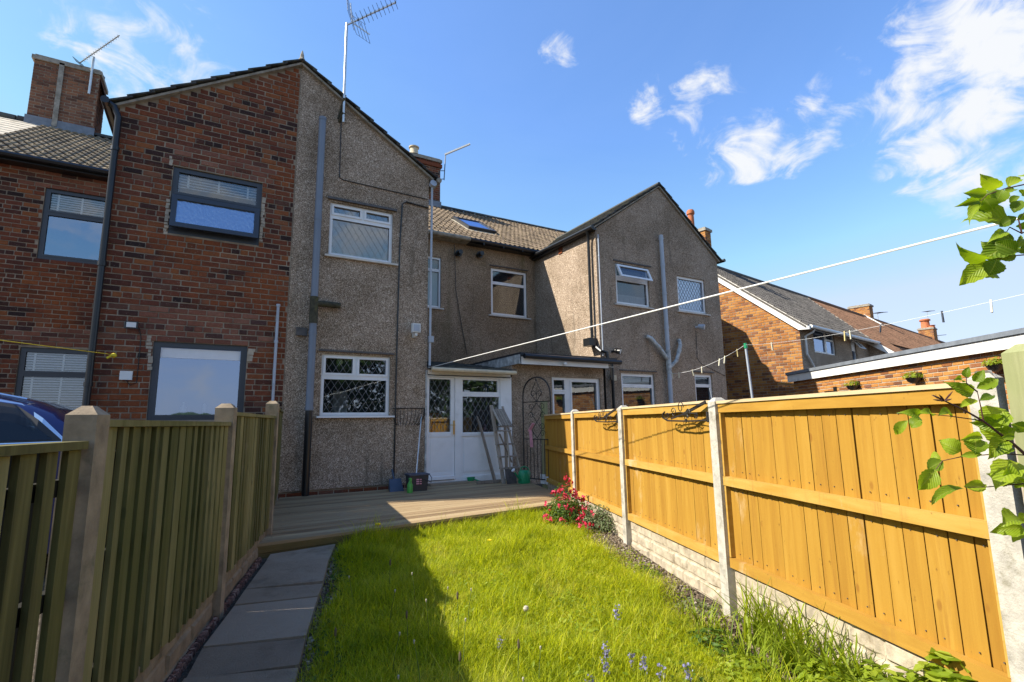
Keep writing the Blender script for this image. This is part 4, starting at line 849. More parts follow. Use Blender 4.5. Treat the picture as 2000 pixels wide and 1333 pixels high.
# ------------------------------------------------------------------ fences
def fbx(mb, F, a0, a1, n0, n1, z0, z1): return mb.fbox(F, a0, a1, n0, n1, z0, z1)
def jb(F, a0, a1, n0, n1, z0, z1, skew=.0, lean=.0):       # a board, slightly skewed and leaning
    mb = MB(); c = [F(a0,n0+skew,z0), F(a1,n0-skew,z0), F(a1,n1-skew,z0), F(a0,n1+skew,z0), F(a0+lean,n0+skew,z1), F(a1+lean,n0-skew,z1), F(a1+lean,n1-skew,z1), F(a0+lean,n1+skew,z1)]
    return mb.hexa(c)
RFN = thing('fence', 'golden stained close-board fence with white concrete posts on the right', 'fence', (3.9, 4.4, -1.25))
FRt = frame((4.5, 6.0), 200.2, -1)
rr = random.Random(12)
def post(parent, F, s, n0, n1, w, z0, z1, m, name='post'):
    mb = MB(); e = .012; k = .03
    c0 = [F(s-w/2,n0,z0),F(s+w/2,n0,z0),F(s+w/2,n1,z0),F(s-w/2,n1,z0)]; c1 = [F(s-w/2,n0,z1-k),F(s+w/2,n0,z1-k),F(s+w/2,n1,z1-k),F(s-w/2,n1,z1-k)]
    mb.hexa(c0+c1)
    t = [F(s-w/2+k,n0+k,z1),F(s+w/2-k,n0+k,z1),F(s+w/2-k,n1-k,z1),F(s-w/2+k,n1-k,z1)]
    b = len(mb.v); mb.v += [tuple(p) for p in c1]+[tuple(p) for p in t]
    mb.f += [(b+i, b+(i+1)%4, b+4+(i+1)%4, b+4+i) for i in range(4)]+[(b+4, b+5, b+6, b+7)]
    return part(name, mb, M[m], parent)
def gravel_board(parent, F, s0, s1, z0, z1, m, n=.0, seed=0):
    r = random.Random(seed); mb = MB(); mb.fbox(F, s0, s1, n-.03, n+.004, z0, z1); H = z1-z0; rows = 3 if H > .22 else 2; h = H/rows
    for k in range(rows):
        s = s0+.01
        while s < s1-.04:
            w = min(r.uniform(.14, .42), s1-.008-s); zz0 = z0+k*h+.006; zz1 = z0+(k+1)*h-.006; p = r.uniform(.010, .02); q = .014
            if w > .05:
                nx = 3; b = len(mb.v)
                outer = []; 
                for i in range(nx+1): outer.append((s+w*i/nx, zz0+r.uniform(-.003,.003)))
                for i in range(nx+1): outer.append((s+w*(nx-i)/nx, zz1+r.uniform(-.003,.003)))
                inner = [(s+w/2+(a-s-w/2)*(1-2*q/w), (zz0+zz1)/2+(z-(zz0+zz1)/2)*.72) for a, z in outer]
                mb.v += [tuple(F(a, n+.003, z)) for a, z in outer]+[tuple(F(a, n+p+r.uniform(-.005,.005), z)) for a, z in inner]; m_ = len(outer)
                mb.f += [(b+i, b+(i+1)%m_, b+m_+(i+1)%m_, b+m_+i) for i in range(m_)]
                mb.f += [(b+m_+i, b+m_+i+1, b+m_+m_-2-i, b+m_+m_-1-i) for i in range(nx)]
            s += w+.010
    return part('gravel_board', mb, M[m], parent)
def golden_panel(s0, s1, top, nb=17, sd=1, bottom=-1.0):
    r = random.Random(sd); a = s0+.05; b = s1-.05; w = (b-a)/nb
    for i in range(nb):
        x = a+i*w; part('board', fbx(jb(FRt, x+.005, x+w-.005, -.032, -.008+r.uniform(-.003,.001), bottom+.02+r.uniform(-.004,.004), top-.03, .002+r.uniform(-.001, .002), r.uniform(-.003, .003)), FRt, x-.014, x+.010, -.050, -.040, bottom+.02, top-.03), M['fence'], RFN)
    nl = MB()
    for i in range(nb):
        for zz in (top-.11, -.36, -.50, bottom+.07): x = a+(i+.5)*w+r.uniform(-.02, .02); nl.fbox(FRt, x-.0025, x+.0025, -.008, -.004, zz-.0025, zz+.0025)
    part('nail_heads', nl, M['rust'], RFN, kind='stuff')
    part('rail', MB().fbox(FRt, a, b, -.006, .036, -.462, -.40), M['rail'], RFN)
    part('rail', MB().fbox(FRt, a, b, -.006, .032, bottom-.03, bottom+.035), M['rail'], RFN)
    part('rail', MB().fbox(FRt, a, b, -.006, .034, top-.075, top-.014), M['rail'], RFN)
    part('capping', MB().fbox(FRt, a-.005, b+.005, -.045, .044, top-.012, top+.008), M['railtop'], RFN)
    for x in (a, b-.02): part('batten', MB().fbox(FRt, x, x+.02, -.004, .030, bottom+.04, -.465).fbox(FRt, x, x+.02, -.004, .030, -.398, top-.078), M['rail'], RFN)
for k in range(5):
    s = (k-1)*1.83
    if k > 0:
        post(RFN, FRt, s+(.057 if k == 4 else 0), -.05 if k < 4 else .015, .055, .095 if k < 4 else .105, -1.55, (.17, .165, .16, .17)[k-1], 'concrete')
    zb = [-1.05, -1.12, -1.28, -1.34, -1.40][k]
    if k < 4:
        golden_panel(s, s+1.83+(.045 if k == 3 else 0), (.12, .125, .135, .125)[k], 17, 20+k, -.985)
        gravel_board(RFN, FRt, s+.05, s+1.78, -1.33, -1.018, 'gravelboard', -.005, k)
o = part('post', MB().fbox(FRt, -1.93, -1.86, -.05, .06, -1.2, .36), M['oldpost'], RFN); o['label'] = 'brown timber end post by the iron gate'
o = post(RFN, FRt, 5.79, -.03, .05, .32, -1.6, .255, 'oldpost'); o['label'] = 'pale green weathered timber post at the near end'
golden_panel(5.75, 7.4, .125, 15, 30, -.985) if False else None

LFN = thing('fence', 'green hit-and-miss board fence with mossy concrete posts on the left', 'fence', (.2, 4, -1.2))
FLt = frame((.088, 4.06), 194.0, 1)
FLb = frame((.54, 5.88), 187.6, 1)     # last length, swinging in to the house wall
def green_panel(F, a, b, top, bottom, pitch=.105, sd=1):
    r = random.Random(sd); n = int((b-a)/pitch); pitch = (b-a)/n
    for i in range(n):
        x = a+i*pitch; part('board', jb(F, x+.004, x+pitch*.66, .012, .030, bottom+r.uniform(-.032,-.014), top-.022, r.uniform(-.004,.004), r.uniform(-.008,.008)), M['green_fence'], LFN)
        gap = .012 if r.random() < .13 else 0
        part('back_board', jb(F, x+pitch*.58, x+pitch*1.10-gap, -.03, -.018, bottom-.01, top-.015, 0, r.uniform(-.004,.004)), M['shade_wood'], LFN)
    for z in (top-.16, (top+bottom)/2, bottom+.12): part('rail', MB().fbox(F, a, b, -.016, .010, z, z+.05), M['shade_wood'], LFN)
    part('capping', MB().fbox(F, a-.005, b+.005, -.035, .045, top-.020, top+.005), M['green_fence'], LFN)
green_panel(FLt, .06, 1.82, .025, -1.0, .104, 1); green_panel(FLt, -1.82, -.06, .095, -.98, .104, 2)
green_panel(FLt, 1.95, 3.80, -.045, -1.02, .112, 3)
green_panel(FLb, -2.80, -.06, .205, -.93, .11, 4)
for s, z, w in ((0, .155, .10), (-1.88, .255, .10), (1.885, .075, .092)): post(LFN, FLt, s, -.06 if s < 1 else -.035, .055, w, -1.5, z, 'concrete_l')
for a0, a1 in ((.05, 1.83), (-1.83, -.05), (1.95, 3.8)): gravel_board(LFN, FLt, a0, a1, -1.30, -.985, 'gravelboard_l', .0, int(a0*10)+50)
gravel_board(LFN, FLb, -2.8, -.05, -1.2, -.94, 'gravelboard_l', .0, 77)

# ------------------------------------------------------------------ decking
DK = thing('decking', 'low timber deck along the back of the house', 'deck', (2.3, 7.2, -1.2))
ZD = -1.065; NB = 23
def dl(f): return Vector((.40+(.96-.40)*f, 5.46+(8.70-5.46)*f, ZD))
def dr_(f): return Vector((4.36+(5.22-4.36)*f, 5.84+(8.70-5.84)*f, ZD))
for i in range(NB):
    f0, f1 = i/NB, (i+1)/NB-.0022; A, B, C, D = dl(f0), dr_(f0), dr_(f1), dl(f1); t = Vector((0, 0, .026)); dz = Vector((0, 0, random.uniform(-.003, 0)))
    cuts = [0, 1] if i % 3 else [0, .45+.1*(i % 2), 1]
    for u0, u1 in zip(cuts, cuts[1:]):
        g = .0008 if u0 > 0 else 0
        part('deck_board', MB().hexa([A.lerp(B,u0+g)-t+dz, A.lerp(B,u1-g*(u1<1))-t+dz, D.lerp(C,u1-g*(u1<1))-t+dz, D.lerp(C,u0+g)-t+dz, A.lerp(B,u0+g)+dz, A.lerp(B,u1-g*(u1<1))+dz, D.lerp(C,u1-g*(u1<1))+dz, D.lerp(C,u0+g)+dz]), M['deck'], DK)
dirf = (dr_(0)-dl(0)).normalized(); outn = Vector((dirf.y, -dirf.x, 0))
def FDk(a, n, z): return dl(0)+dirf*a+outn*n+Vector((0, 0, z-ZD))
LEN = (dr_(0)-dl(0)).length
for z0, z1 in ((-1.155, -1.092), (-1.235, -1.160)):
    mb = MB(); mb.fbox(FDk, 0, LEN, -.03, -.006, z0, z1)
    k = z0+.006
    while k < z1-.005: mb.fbox(FDk, 0, LEN, -.006, -.001, k, k+.007); k += .0125
    part('fascia_board', mb, M['deckface'], DK)
part('joist', MB().fbox(FDk, .05, LEN-.05, -.2, -.14, -1.2, -1.093), M['shade_wood'], DK)

# ------------------------------------------------------------------ path, lawn
PT = link('path', None, None, Matrix.Translation((.5, 4, -1.22))); struct(PT)
J = [((.55,5.42),(1.14,5.50)), ((.47,5.08),(.98,4.97)), ((.295,4.42),(.81,4.30)), ((.213,4.10),(.72,3.98)), ((.04,3.46),(.545,3.33)), ((-.03,3.12),(.46,2.98)), ((-.19,2.47),(.30,2.33)), ((-.28,2.12),(.21,1.98)), ((-.45,1.5),(.05,1.35))]
for i in range(len(J)-1):
    (a, b), (c, d) = J[i], J[i+1]; a, b, c, d = (Vector((*p, zg(*p)+.05)) for p in (a, b, c, d)); g = .019; j = [random.uniform(-.010, .010) for _ in range(4)]
    up_ = lambda p, q, t: p.lerp(q, t/(q-p).length)
    A = up_(c, a, g); B = up_(d, b, g); mb = MB(); top = [A+Vector((0,0,j[0])), B+Vector((0,0,j[1])), b+Vector((0,0,j[2])), a+Vector((0,0,j[3]))]
    mb.hexa([p-Vector((0,0,.05)) for p in top]+top); part('paving_slab', mb, M['slab'], PT)
def pathR(y):
    pts = sorted([(b[1], b[0]) for a, b in J]); return float(np.interp(y, [p[0] for p in pts], [p[1] for p in pts]))
def pathL(y):
    pts = sorted([(a[1], a[0]) for a, b in J]); return float(np.interp(y, [p[0] for p in pts], [p[1] for p in pts]))
def fenceR(y): return 4.5+(y-6)*.368
def fenceL(y): return .15+(y-4.09)*.249
def deckY(x): return 5.46+(x-.40)*.096
def wob(y, k): return .05*math.sin(y*3.1+k)+.03*math.sin(y*7.7+k*2)
def lawnL(y): return pathR(y)+.17+wob(y, 1)*.7
def lawnR(y): return fenceR(y)-.52+wob(y, 4)*1.5-max(0, (4.0-y))*.02
lv = []; lf = []; ny, nx = 60, 24
for j in range(ny+1):
    y = 1.0+(5.75-1.0)*j/ny
    for i in range(nx+1):
        x = lawnL(y)+(lawnR(y)-lawnL(y))*i/nx; yy = min(y, deckY(x)+.0); lv.append((x, yy, zg(x, yy)+.006+.012*math.sin(x*9+y*7)*math.sin(y*11)*.5+.006))
for j in range(ny):
    for i in range(nx): b = j*(nx+1)+i; lf.append((b, b+1, b+nx+2, b+nx+1))
a = NM('lawn_thatch'); a.col(a.ramp(a.noise(14, 8, .7), [(.3, (.04,.055,.008)), (.6, (.12,.15,.016)), (.8, (.22,.21,.05))])); a.set(Roughness=1, Specular_IOR_Level=.1); M['thatch'] = a.m
struct(link('lawn', mesh('lawn', lv, lf, M['thatch'])))
def leafmat(name, stops, transl=.45, isl=True, rough=.5, var=None, spec=.25, patch=False):
    a = NM(name); t = a.t; r = a.geo.outputs['Random Per Island'] if isl else a.objrand()
    n = a.noise(1.6, 4, .6); f = a.math('ADD', a.math('MULTIPLY', r, .62), a.math('MULTIPLY', n, .42)); c = a.ramp(f, stops)
    if patch:
        c = a.mix(a.smooth(a.noise(2.3, 6, .7, (1,1,.3), (7,7,0)), .54, .70, 0, .45), c, (.62,.56,.16)); c = a.mix(a.smooth(a.noise(3.7, 6, .7, (1,1,.3), (1,4,0)), .52, .66, 0, .5), c, (.16,.24,.008))
    a.col(c); a.set(Roughness=rough, Specular_IOR_Level=spec)
    tr = a.n('ShaderNodeBsdfTranslucent'); c2 = a.mix(1, c, (1.35, 1.25, .55), 'MULTIPLY'); a.l(c2, tr.inputs['Color'])
    mx = a.n('ShaderNodeMixShader'); mx.inputs[0].default_value = transl; a.l(a.b.outputs[0], mx.inputs[1]); a.l(tr.outputs[0], mx.inputs[2]); a.l(mx.outputs[0], t.nodes['Material Output'].inputs['Surface']); return a.m
GRS = leafmat('grass_blades', [(.12, (.10,.15,.004)), (.36, (.27,.34,.006)), (.56, (.45,.52,.012)), (.74, (.60,.63,.03)), (.92, (.68,.62,.18))], .55, patch=True)
def blades(name, X, Y, Z, H, Wd, bend, m, parent=None, seed=5, az=None, kink=2):
    r = np.random.default_rng(seed); N = len(X); th = r.uniform(0, 2*np.pi, N) if az is None else az
    dx, dy = np.cos(th), np.sin(th); ph = th+np.pi/2+r.uniform(-.7, .7, N); wx, wy = np.cos(ph)*Wd/2, np.sin(ph)*Wd/2
    P = np.zeros((N, 7, 3)); lv_ = (0, .4, .75, 1.0)
    for k, t in enumerate(lv_):
        cx = X+dx*bend*H*t**2; cy = Y+dy*bend*H*t**2; cz = Z+H*t*(1-.38*bend*t)
        w = (1, .85, .55, 0)[k]
        if k < 3:
            P[:, 2*k] = np.stack([cx-wx*w, cy-wy*w, cz], 1); P[:, 2*k+1] = np.stack([cx+wx*w, cy+wy*w, cz], 1)
        else: P[:, 6] = np.stack([cx, cy, cz], 1)
    me = bpy.data.meshes.new(name); me.vertices.add(N*7); me.vertices.foreach_set('co', P.reshape(-1).astype(np.float32))
    base = (np.arange(N)*7)[:, None]; q = np.array([0,1,3,2, 2,3,5,4, 4,5,6]); loops = (base+q).reshape(-1)
    me.loops.add(N*11); me.loops.foreach_set('vertex_index', loops.astype(np.int32)); me.polygons.add(N*3)
    st = (np.arange(N)[:, None]*11+np.array([0, 4, 8])).reshape(-1); tot = np.tile([4, 4, 3], N)
    me.polygons.foreach_set('loop_start', st.astype(np.int32)); me.polygons.foreach_set('loop_total', tot.astype(np.int32))
    me.materials.append(m); me.update(calc_edges=True); me.validate(); return link(name, me, parent)
zgv = np.vectorize(zg); lL = np.vectorize(lawnL); lR = np.vectorize(lawnR)
r = np.random.default_rng(11); N = 210000
Y = 1.05+(5.86-1.05)*r.random(N)**1.15; X = lL(Y)+(lR(Y)-lL(Y))*np.clip(r.random(N)*1.05-.02+r.normal(0, .008, N), -.03, 1.05)
ok = (Y < 5.46+(X-.40)*.096-.012) & ~((np.sin(X*6.3+1.1*np.sin(Y*5.1))*np.sin(Y*5.7+1.3*X)+.35*r.normal(size=N) > 1.05)); X, Y = X[ok], Y[ok]; N = len(X)
cl = .5+.5*np.sin(X*5.1+2*np.sin(Y*2.3))*np.sin(Y*4.3+X*1.7); edge = np.clip((5.46+(X-.4)*.096-Y)/.35, 0, 1)
H = (.035+.055*r.random(N)+.06*cl**2)*(1+.6*(1-edge)); tuft = np.sin(X*4.1+1.7*np.sin(Y*3.3))*np.sin(Y*3.7-X*2.2); tall = r.random(N) < np.where(tuft > .45, .16, .03); H = np.where(tall, H*(1.6+.7*r.random(N)), H)
o = blades('grass', X, Y, zgv(X, Y)+.004, H, .0022+.0026*r.random(N), .25+.75*r.random(N), GRS); tag(o, 'long unmown lawn grass', 'grass', kind='stuff')
# sparse grass creeping over the bare border on the right and the strip by the path
N = 9000; Y = 1.1+4.6*r.random(N); e = np.abs(r.normal(0, .14, N)); X = lR(Y)+e; ok = X < 4.5+(Y-6)*.368-.05; X, Y = X[ok], Y[ok]; N2 = 4200; Y2 = 1.2+4.1*r.random(N2); X2 = lL(Y2)-np.abs(r.normal(0, .07, N2)); X = np.concatenate([X, X2]); Y = np.concatenate([Y, Y2]); N = len(X)
o = blades('border_grass', X, Y, zgv(X, Y), .03+.07*r.random(N), .002+.002*r.random(N), .3+.8*r.random(N), GRS, seed=8); tag(o, 'thin grass straggling along the borders', 'grass', kind='stuff')
# small stones and clods
def stones(name, pts, size, m, lab, cat, seed=2):
    rr_ = np.random.default_rng(seed); N = len(pts); base = np.array([[-1,-1,-1],[1,-1,-1],[1,1,-1],[-1,1,-1],[-.8,-.8,1],[.8,-.8,1],[.8,.8,1],[-.8,.8,1]], float)*.5
    s = size*(.5+rr_.random((N, 1, 3))); P = base[None]*s*(1+rr_.uniform(-.25, .25, (N, 8, 3))); th = rr_.uniform(0, 6.28, N); c, sn = np.cos(th), np.sin(th)
    x = P[:, :, 0]*c[:, None]-P[:, :, 1]*sn[:, None]; y = P[:, :, 0]*sn[:, None]+P[:, :, 1]*c[:, None]; P[:, :, 0] = x; P[:, :, 1] = y; P += pts[:, None, :]
    q = np.array([[3,2,1,0],[4,5,6,7],[0,1,5,4],[1,2,6,5],[2,3,7,6],[3,0,4,7]]); F_ = (np.arange(N)[:, None, None]*8+q).reshape(-1, 4)
    me = bpy.data.meshes.new(name); me.from_pydata(P.reshape(-1, 3).tolist(), [], F_.tolist()); me.materials.append(m); me.update(); return tag(link(name, me), lab, cat, kind='stuff')
def stonemat(name, cols):
    a = NM(name); a.col(a.ramp(a.geo.outputs['Random Per Island'], cols)); a.set(Roughness=.9, Specular_IOR_Level=.3); a.bump(a.noise(90, 4, .6), .4, .004); return a.m
M['gravel_red'] = stonemat('dark_red_gravel', [(0, (.08,.038,.028)), (.4, (.20,.09,.062)), (.75, (.30,.15,.10)), (1, (.45,.29,.22))]); M['clod'] = stonemat('soil_clods', [(0, (.07,.050,.034)), (.5, (.17,.125,.085)), (.85, (.27,.215,.15)), (1, (.40,.35,.28))])
N = 5200; Y = 1.2+4.2*r.random(N); t = r.random(N); X = np.array([fenceL(y)-.02+(pathL(y)-fenceL(y)-.06)*q for y, q in zip(Y, t)])
stones('gravel', np.stack([X, Y, zgv(X, Y)+.006+.012*r.random(N)], 1), .023, M['gravel_red'], 'dark reddish gravel between path and left fence', 'gravel')
N = 5200; Y = 1.0+4.9*r.random(N); X = lR(Y)-.08+(4.5+(Y-6)*.368-.03-lR(Y)+.08)*r.random(N)
N3 = 700; Y3_ = 1.2+4.2*r.random(N3); X3_ = np.array([pathR(y) for y in Y3_])+.12*r.random(N3); X = np.concatenate([X, X3_]); Y = np.concatenate([Y, Y3_])
stones('soil_clods', np.stack([X, Y, zgv(X, Y)+.004], 1), .019, M['clod'], 'dry crumbly soil and small stones in the border', 'soil', 4)

# ------------------------------------------------------------------ leaf cards and plants
def leaf_cloud(name, pts, nrm, size, asp, m, parent=None, seed=1, fold=.25):
    """pts Nx3, nrm Nx3 preferred facing; each leaf a folded 6-vertex blade"""
    r_ = np.random.default_rng(seed); N = len(pts); z = nrm/np.linalg.norm(nrm, axis=1, keepdims=True); q = r_.normal(size=(N, 3)); x = np.cross(q, z); x /= np.linalg.norm(x, axis=1, keepdims=True); y = np.cross(z, x)
    s = (size*(.6+.8*r_.random(N)))[:, None]; w = s*asp/2
    T = [(0,0,0), (.35,1,1), (.75,.75,1), (1,0,0), (.75,-.75,1), (.35,-1,1)]
    P = np.stack([pts+x*s*(a-.5)+y*w*b+z*w*fold*c for a, b, c in T], 1)
    f = np.concatenate([np.arange(N)[:, None]*6+np.array([0,1,2,3]), np.arange(N)[:, None]*6+np.array([0,3,4,5])])
    me = bpy.data.meshes.new(name); me.from_pydata(P.reshape(-1, 3).tolist(), [], f.tolist()); me.materials.append(m); me.update(); return link(name, me, parent)
LM = leafmat('leaf_green', [(.15, (.035,.075,.012)), (.45, (.07,.14,.018)), (.7, (.12,.20,.025)), (.95, (.20,.27,.05))], .4); LB = leafmat('leaf_bright', [(.15, (.12,.18,.012)), (.5, (.26,.35,.02)), (.9, (.42,.48,.06))], .5)
LP = leafmat('leaf_pale', [(.15, (.07,.10,.04)), (.5, (.14,.18,.08)), (.9, (.24,.28,.14))], .3); LD = leafmat('tree_leaf', [(.15, (.012,.03,.006)), (.5, (.035,.075,.012)), (.9, (.08,.13,.025))], .3)
M['petal_red'] = leafmat('red_petal', [(.1, (.42,.015,.045)), (.5, (.62,.03,.09)), (.9, (.80,.14,.22))], .3); M['petal_y'] = simple('yellow_petal', (.85,.60,.01), .6, .1); M['petal_blue'] = leafmat('violet_petal', [(.1, (.19,.18,.38)), (.9, (.40,.39,.62))], .3); M['stem_red'] = simple('red_brown_twig', (.09,.035,.025), .6, .3, 30); M['stem_green'] = simple('green_stem', (.12,.17,.03), .6, .3, 30); M['seed'] = simple('seed_head', (.42,.38,.28), .95, .15, 40); M['plantain'] = simple('plantain_head', (.13,.10,.055), .9, .3, 60)
def ball(c, rad, n, seed, up=.4):
    r_ = np.random.default_rng(seed); d = r_.normal(size=(n, 3)); d /= np.linalg.norm(d, axis=1, keepdims=True); d[:, 2] = np.abs(d[:, 2])*.9 if up else d[:, 2]
    p = np.array(c)+d*np.array(rad)*(r_.random((n, 1))**.45); return p, d+np.array([0, 0, up])+r_.normal(size=(n, 3))*.45
SB = thing('flowering_shrub', 'small shrub with clusters of red flowers at the deck corner', 'shrub', (3.86, 5.1, -1.2))
p1, n1_ = ball((3.82, 5.30, -1.2), (.34, .30, .38), 1900, 1); p2, n2_ = ball((4.0, 5.62, -1.2), (.20, .18, .50), 600, 2); p3, n3_ = ball((3.98, 4.92, -1.22), (.20, .32, .30), 1300, 3)
leaf_cloud('foliage', np.concatenate([p1, p2]), np.concatenate([n1_, n2_]), np.full(2500, .034), .45, LM, SB, 5)
leaf_cloud('pale_foliage', p3, n3_, np.full(1300, .032), .5, LP, SB, 6)
fr = np.random.default_rng(9); fp = []; fn = []
for i in range(58):
    c0, rad = [((3.78, 5.30, -1.2), (.36, .30, .42)), ((3.98, 5.62, -1.2), (.22, .2, .56)), ((3.80, 4.95, -1.22), (.20, .2, .26))][0 if i < 34 else (1 if i < 48 else 2)]
    d = fr.normal(size=3); d /= np.linalg.norm(d); d[2] = abs(d[2]); d[1] = -abs(d[1])*.8; c = np.array(c0)+d*np.array(rad)*fr.uniform(.8, 1.05)
    for j in range(9): fp.append(c+fr.normal(size=3)*.016); fn.append(d+fr.normal(size=3)*.7)
leaf_cloud('blossom', np.array(fp), np.array(fn), np.full(len(fp), .030), .85, M['petal_red'], SB, 7)
sb = MB(); 
for i in range(26): e = Vector(p1[i*60]) if i < 20 else Vector(p2[i*20]); sb.tube([(3.86+fr.uniform(-.05,.05), 5.3+fr.uniform(-.1,.1), -1.22), ((3.86+e.x)/2, (5.3+e.y)/2, (-1.2+e.z)/2+.03), e], [.006, .004, .002], 5)
part('stem', sb, M['stem_red'], SB)
# sword-leaved clumps and leafy weeds in the right-hand border
def clump(x, y, n, h, seed, lab, m=None, w=.010, grp='clumps of long strap leaves in the border'):
    r_ = np.random.default_rng(seed); X = x+r_.normal(0, .05, n); Y = y+r_.normal(0, .08, n); o = blades('strap_leaf_plant', X, Y, zgv(X, Y)-.005, h*(.55+.6*r_.random(n)), w*(.6+.7*r_.random(n)), .25+.7*r_.random(n), m or LB, seed=seed); return tag(o, lab, 'plant', grp)
clump(2.96, 2.16, 90, .44, 61, 'tallest strap-leaved clump against the gravel board beyond the big post', w=.013); clump(2.84, 1.86, 110, .46, 62, 'strap-leaved clump leaning against the near gravel board', w=.013); clump(2.76, 1.56, 110, .44, 63, 'strap-leaved clump nearest the camera on the right', w=.013); clump(2.84, 2.42, 40, .27, 64, 'thin low strap-leaved clump beside the bare soil'); clump(2.60, 1.95, 60, .28, 65, 'strap-leaved clump at the lawn edge')
def leafy(x, y, rad, n, size, m, seed, lab, asp=.6, grp='low leafy weeds in the right border', cat='plant', name='leafy_plant'):
    z = zg(x, y); p, q = ball((x, y, z), rad, n, seed, .9); o = leaf_cloud(name, p, q, np.full(n, size), asp, m, None, seed); return tag(o, lab, cat, grp)
LW = [(2.72,1.62,(.16,.20,.20),620,.040,LB,'broad bright leafy weed at the bottom right'), (2.66,1.28,(.18,.22,.34),860,.046,LB,'tall bright leafy weed at the lower right corner'), (2.80,1.46,(.13,.18,.26),480,.042,LB,'bright leafy weed pressed against the fence base'), (2.46,1.90,(.18,.18,.15),420,.032,LB,'low leafy weed at the lawn edge'), (2.66,2.25,(.17,.20,.12),340,.028,LM,'spreading low weed on the bare soil'), (2.30,1.70,(.20,.18,.15),420,.030,LB,'small leafy weed among the violet flowers'),
      (3.06,2.75,(.12,.18,.08),200,.022,LP,'pale mat of weed at the foot of the second post'), (3.36,3.5,(.09,.15,.06),140,.02,LM,'tiny weed on the soil by the gravel board'), (2.66,1.08,(.15,.2,.50),900,.05,LB,'leafy weed just below the near concrete post'), (2.50,1.44,(.20,.22,.24),700,.036,LB,'dense leafy weed between the lawn and the strap leaves'), (2.2,2.05,(.16,.16,.09),260,.024,LM,'flat weed rosette in the lawn near the bluebells')]
for i, (x, y, rad, n, s, m, lab) in enumerate(LW): leafy(x, y, rad, n, s, m, 100+i, lab)
p, q = ball((2.3,3.2,-1.22), (1.0,1.7,.05), 2600, 40, 1.2); ok = np.array([lawnL(a_[1])-.12 < a_[0] < lawnR(a_[1])+.3 and a_[1] < deckY(a_[0])-.05 for a_ in p]); p = p[ok]; q = q[ok]; p[:, 2] = zgv(p[:, 0], p[:, 1])+.02+.06*r.random(len(p))
tag(leaf_cloud('lawn_weeds', p, q, np.full(len(p), .030), .45, LB, None, 41), 'small broad-leaved weeds scattered through the lawn', 'weeds', kind='stuff')
Yw = 1.3+4.0*r.random(700); Xw = np.array([pathR(y) for y in Yw])+.05+.16*r.random(700); p = np.stack([Xw, Yw, zgv(Xw, Yw)+.01+.05*r.random(700)], 1)
tag(leaf_cloud('path_edge_weeds', p, r.normal(size=(700, 3))*.5+np.array([0, 0, 1]), np.full(700, .03), .5, LM, None, 42), 'weeds along the right edge of the path', 'weeds', kind='stuff')
Yb = 1.5+4.0*r.random(1500); Xb = np.array([lawnR(y) for y in Yb])+.05+.42*r.random(1500)**1.4; okb = (Xb < 4.42+(Yb-6)*.368) & (np.sin(Yb*7.1)+np.sin(Yb*3.3+2)+.6*r.normal(size=1500) > .1); Xb, Yb = Xb[okb], Yb[okb]; nb_ = len(Xb)
tag(leaf_cloud('border_weeds', np.stack([Xb, Yb, zgv(Xb, Yb)+.01+.05*r.random(nb_)], 1), r.normal(size=(nb_, 3))*.5+np.array([0, 0, 1]), np.full(nb_, .026), .5, LB, None, 43), 'tiny weeds dotted over the bare soil by the right fence', 'weeds', kind='stuff')
# flowers standing in the lawn
def stalk(x, y, h, kind, lab, grp, lean=(0, 0)):
    z = zg(x, y); tip = Vector((x+lean[0], y+lean[1], z+h)); nm = {'bell': 'bluebell', 'clock': 'dandelion_clock', 'plantain': 'plantain_stalk', 'yellow': 'dandelion', 'seed': 'dandelion_seed_stalk'}[kind]
    o = thing(nm, lab, 'flower', (x, y, z), grp)
    part('stem', MB().tube([(x, y, z), (x+lean[0]*.3, y+lean[1]*.3, z+h*.5), tip], [.0024, .002, .0016], 5), M['stem_green'], o)
    if kind == 'bell':
        r_ = np.random.default_rng(int(x*1000+y*77)); n = 34; t = r_.random(n); p = np.array(tip)+np.stack([r_.normal(0, .010, n), r_.normal(0, .010, n), -t*.085], 1); leaf_cloud('blossom', p, r_.normal(size=(n, 3)), np.full(n, .015), .7, M['petal_blue'], o, 3)
    elif kind == 'clock': part('seed_head', MB().lathe([(.003, -.018), (.014, -.012), (.019, 0), (.014, .012), (.003, .018)], tip, 9), M['seed'], o, smooth=True)
    elif kind == 'plantain': part('flower_head', MB().lathe([(.003, -.02), (.0065, -.012), (.0065, .012), (.002, .024)], tip, 7), M['plantain'], o, smooth=True)
    elif kind == 'seed': part('flower_head', MB().lathe([(.002, -.010), (.0042, -.004), (.0052, .005), (.002, .009)], tip, 7), M['seed'], o, smooth=True)
    else: part('flower_head', MB().lathe([(.004, -.010), (.02, 0), (.023, .005), (.012, .009)], tip, 12), M['petal_y'], o, smooth=True)
BL = [(2.22,2.60,.20,'single bluebell standing alone nearest the fence'), (1.86,2.28,.17,'taller of the two bluebells in the lower lawn middle'), (1.80,2.22,.13,'short bluebell tucked beside a taller one'), (1.62,2.10,.13,'bluebell at the bottom edge of the lawn, leftmost of its cluster'), (1.95,2.10,.17,'bluebell in the lower cluster next to the weeds'), (2.0,2.04,.13,'rightmost low bluebell of the lower cluster'), (1.45,2.68,.12,'bluebell half hidden in a tuft near the shadow edge'), (1.98,2.22,.12,'small bluebell behind the lower cluster'), (2.12,1.98,.14,'bluebell beside the leafy weeds')]
for x, y, h, l in BL: stalk(x, y, h, 'bell', l, 'bluebells in the lawn')
stalk(1.80, 2.98, .12, 'clock', 'white dandelion clock in the sunlit lawn', None)
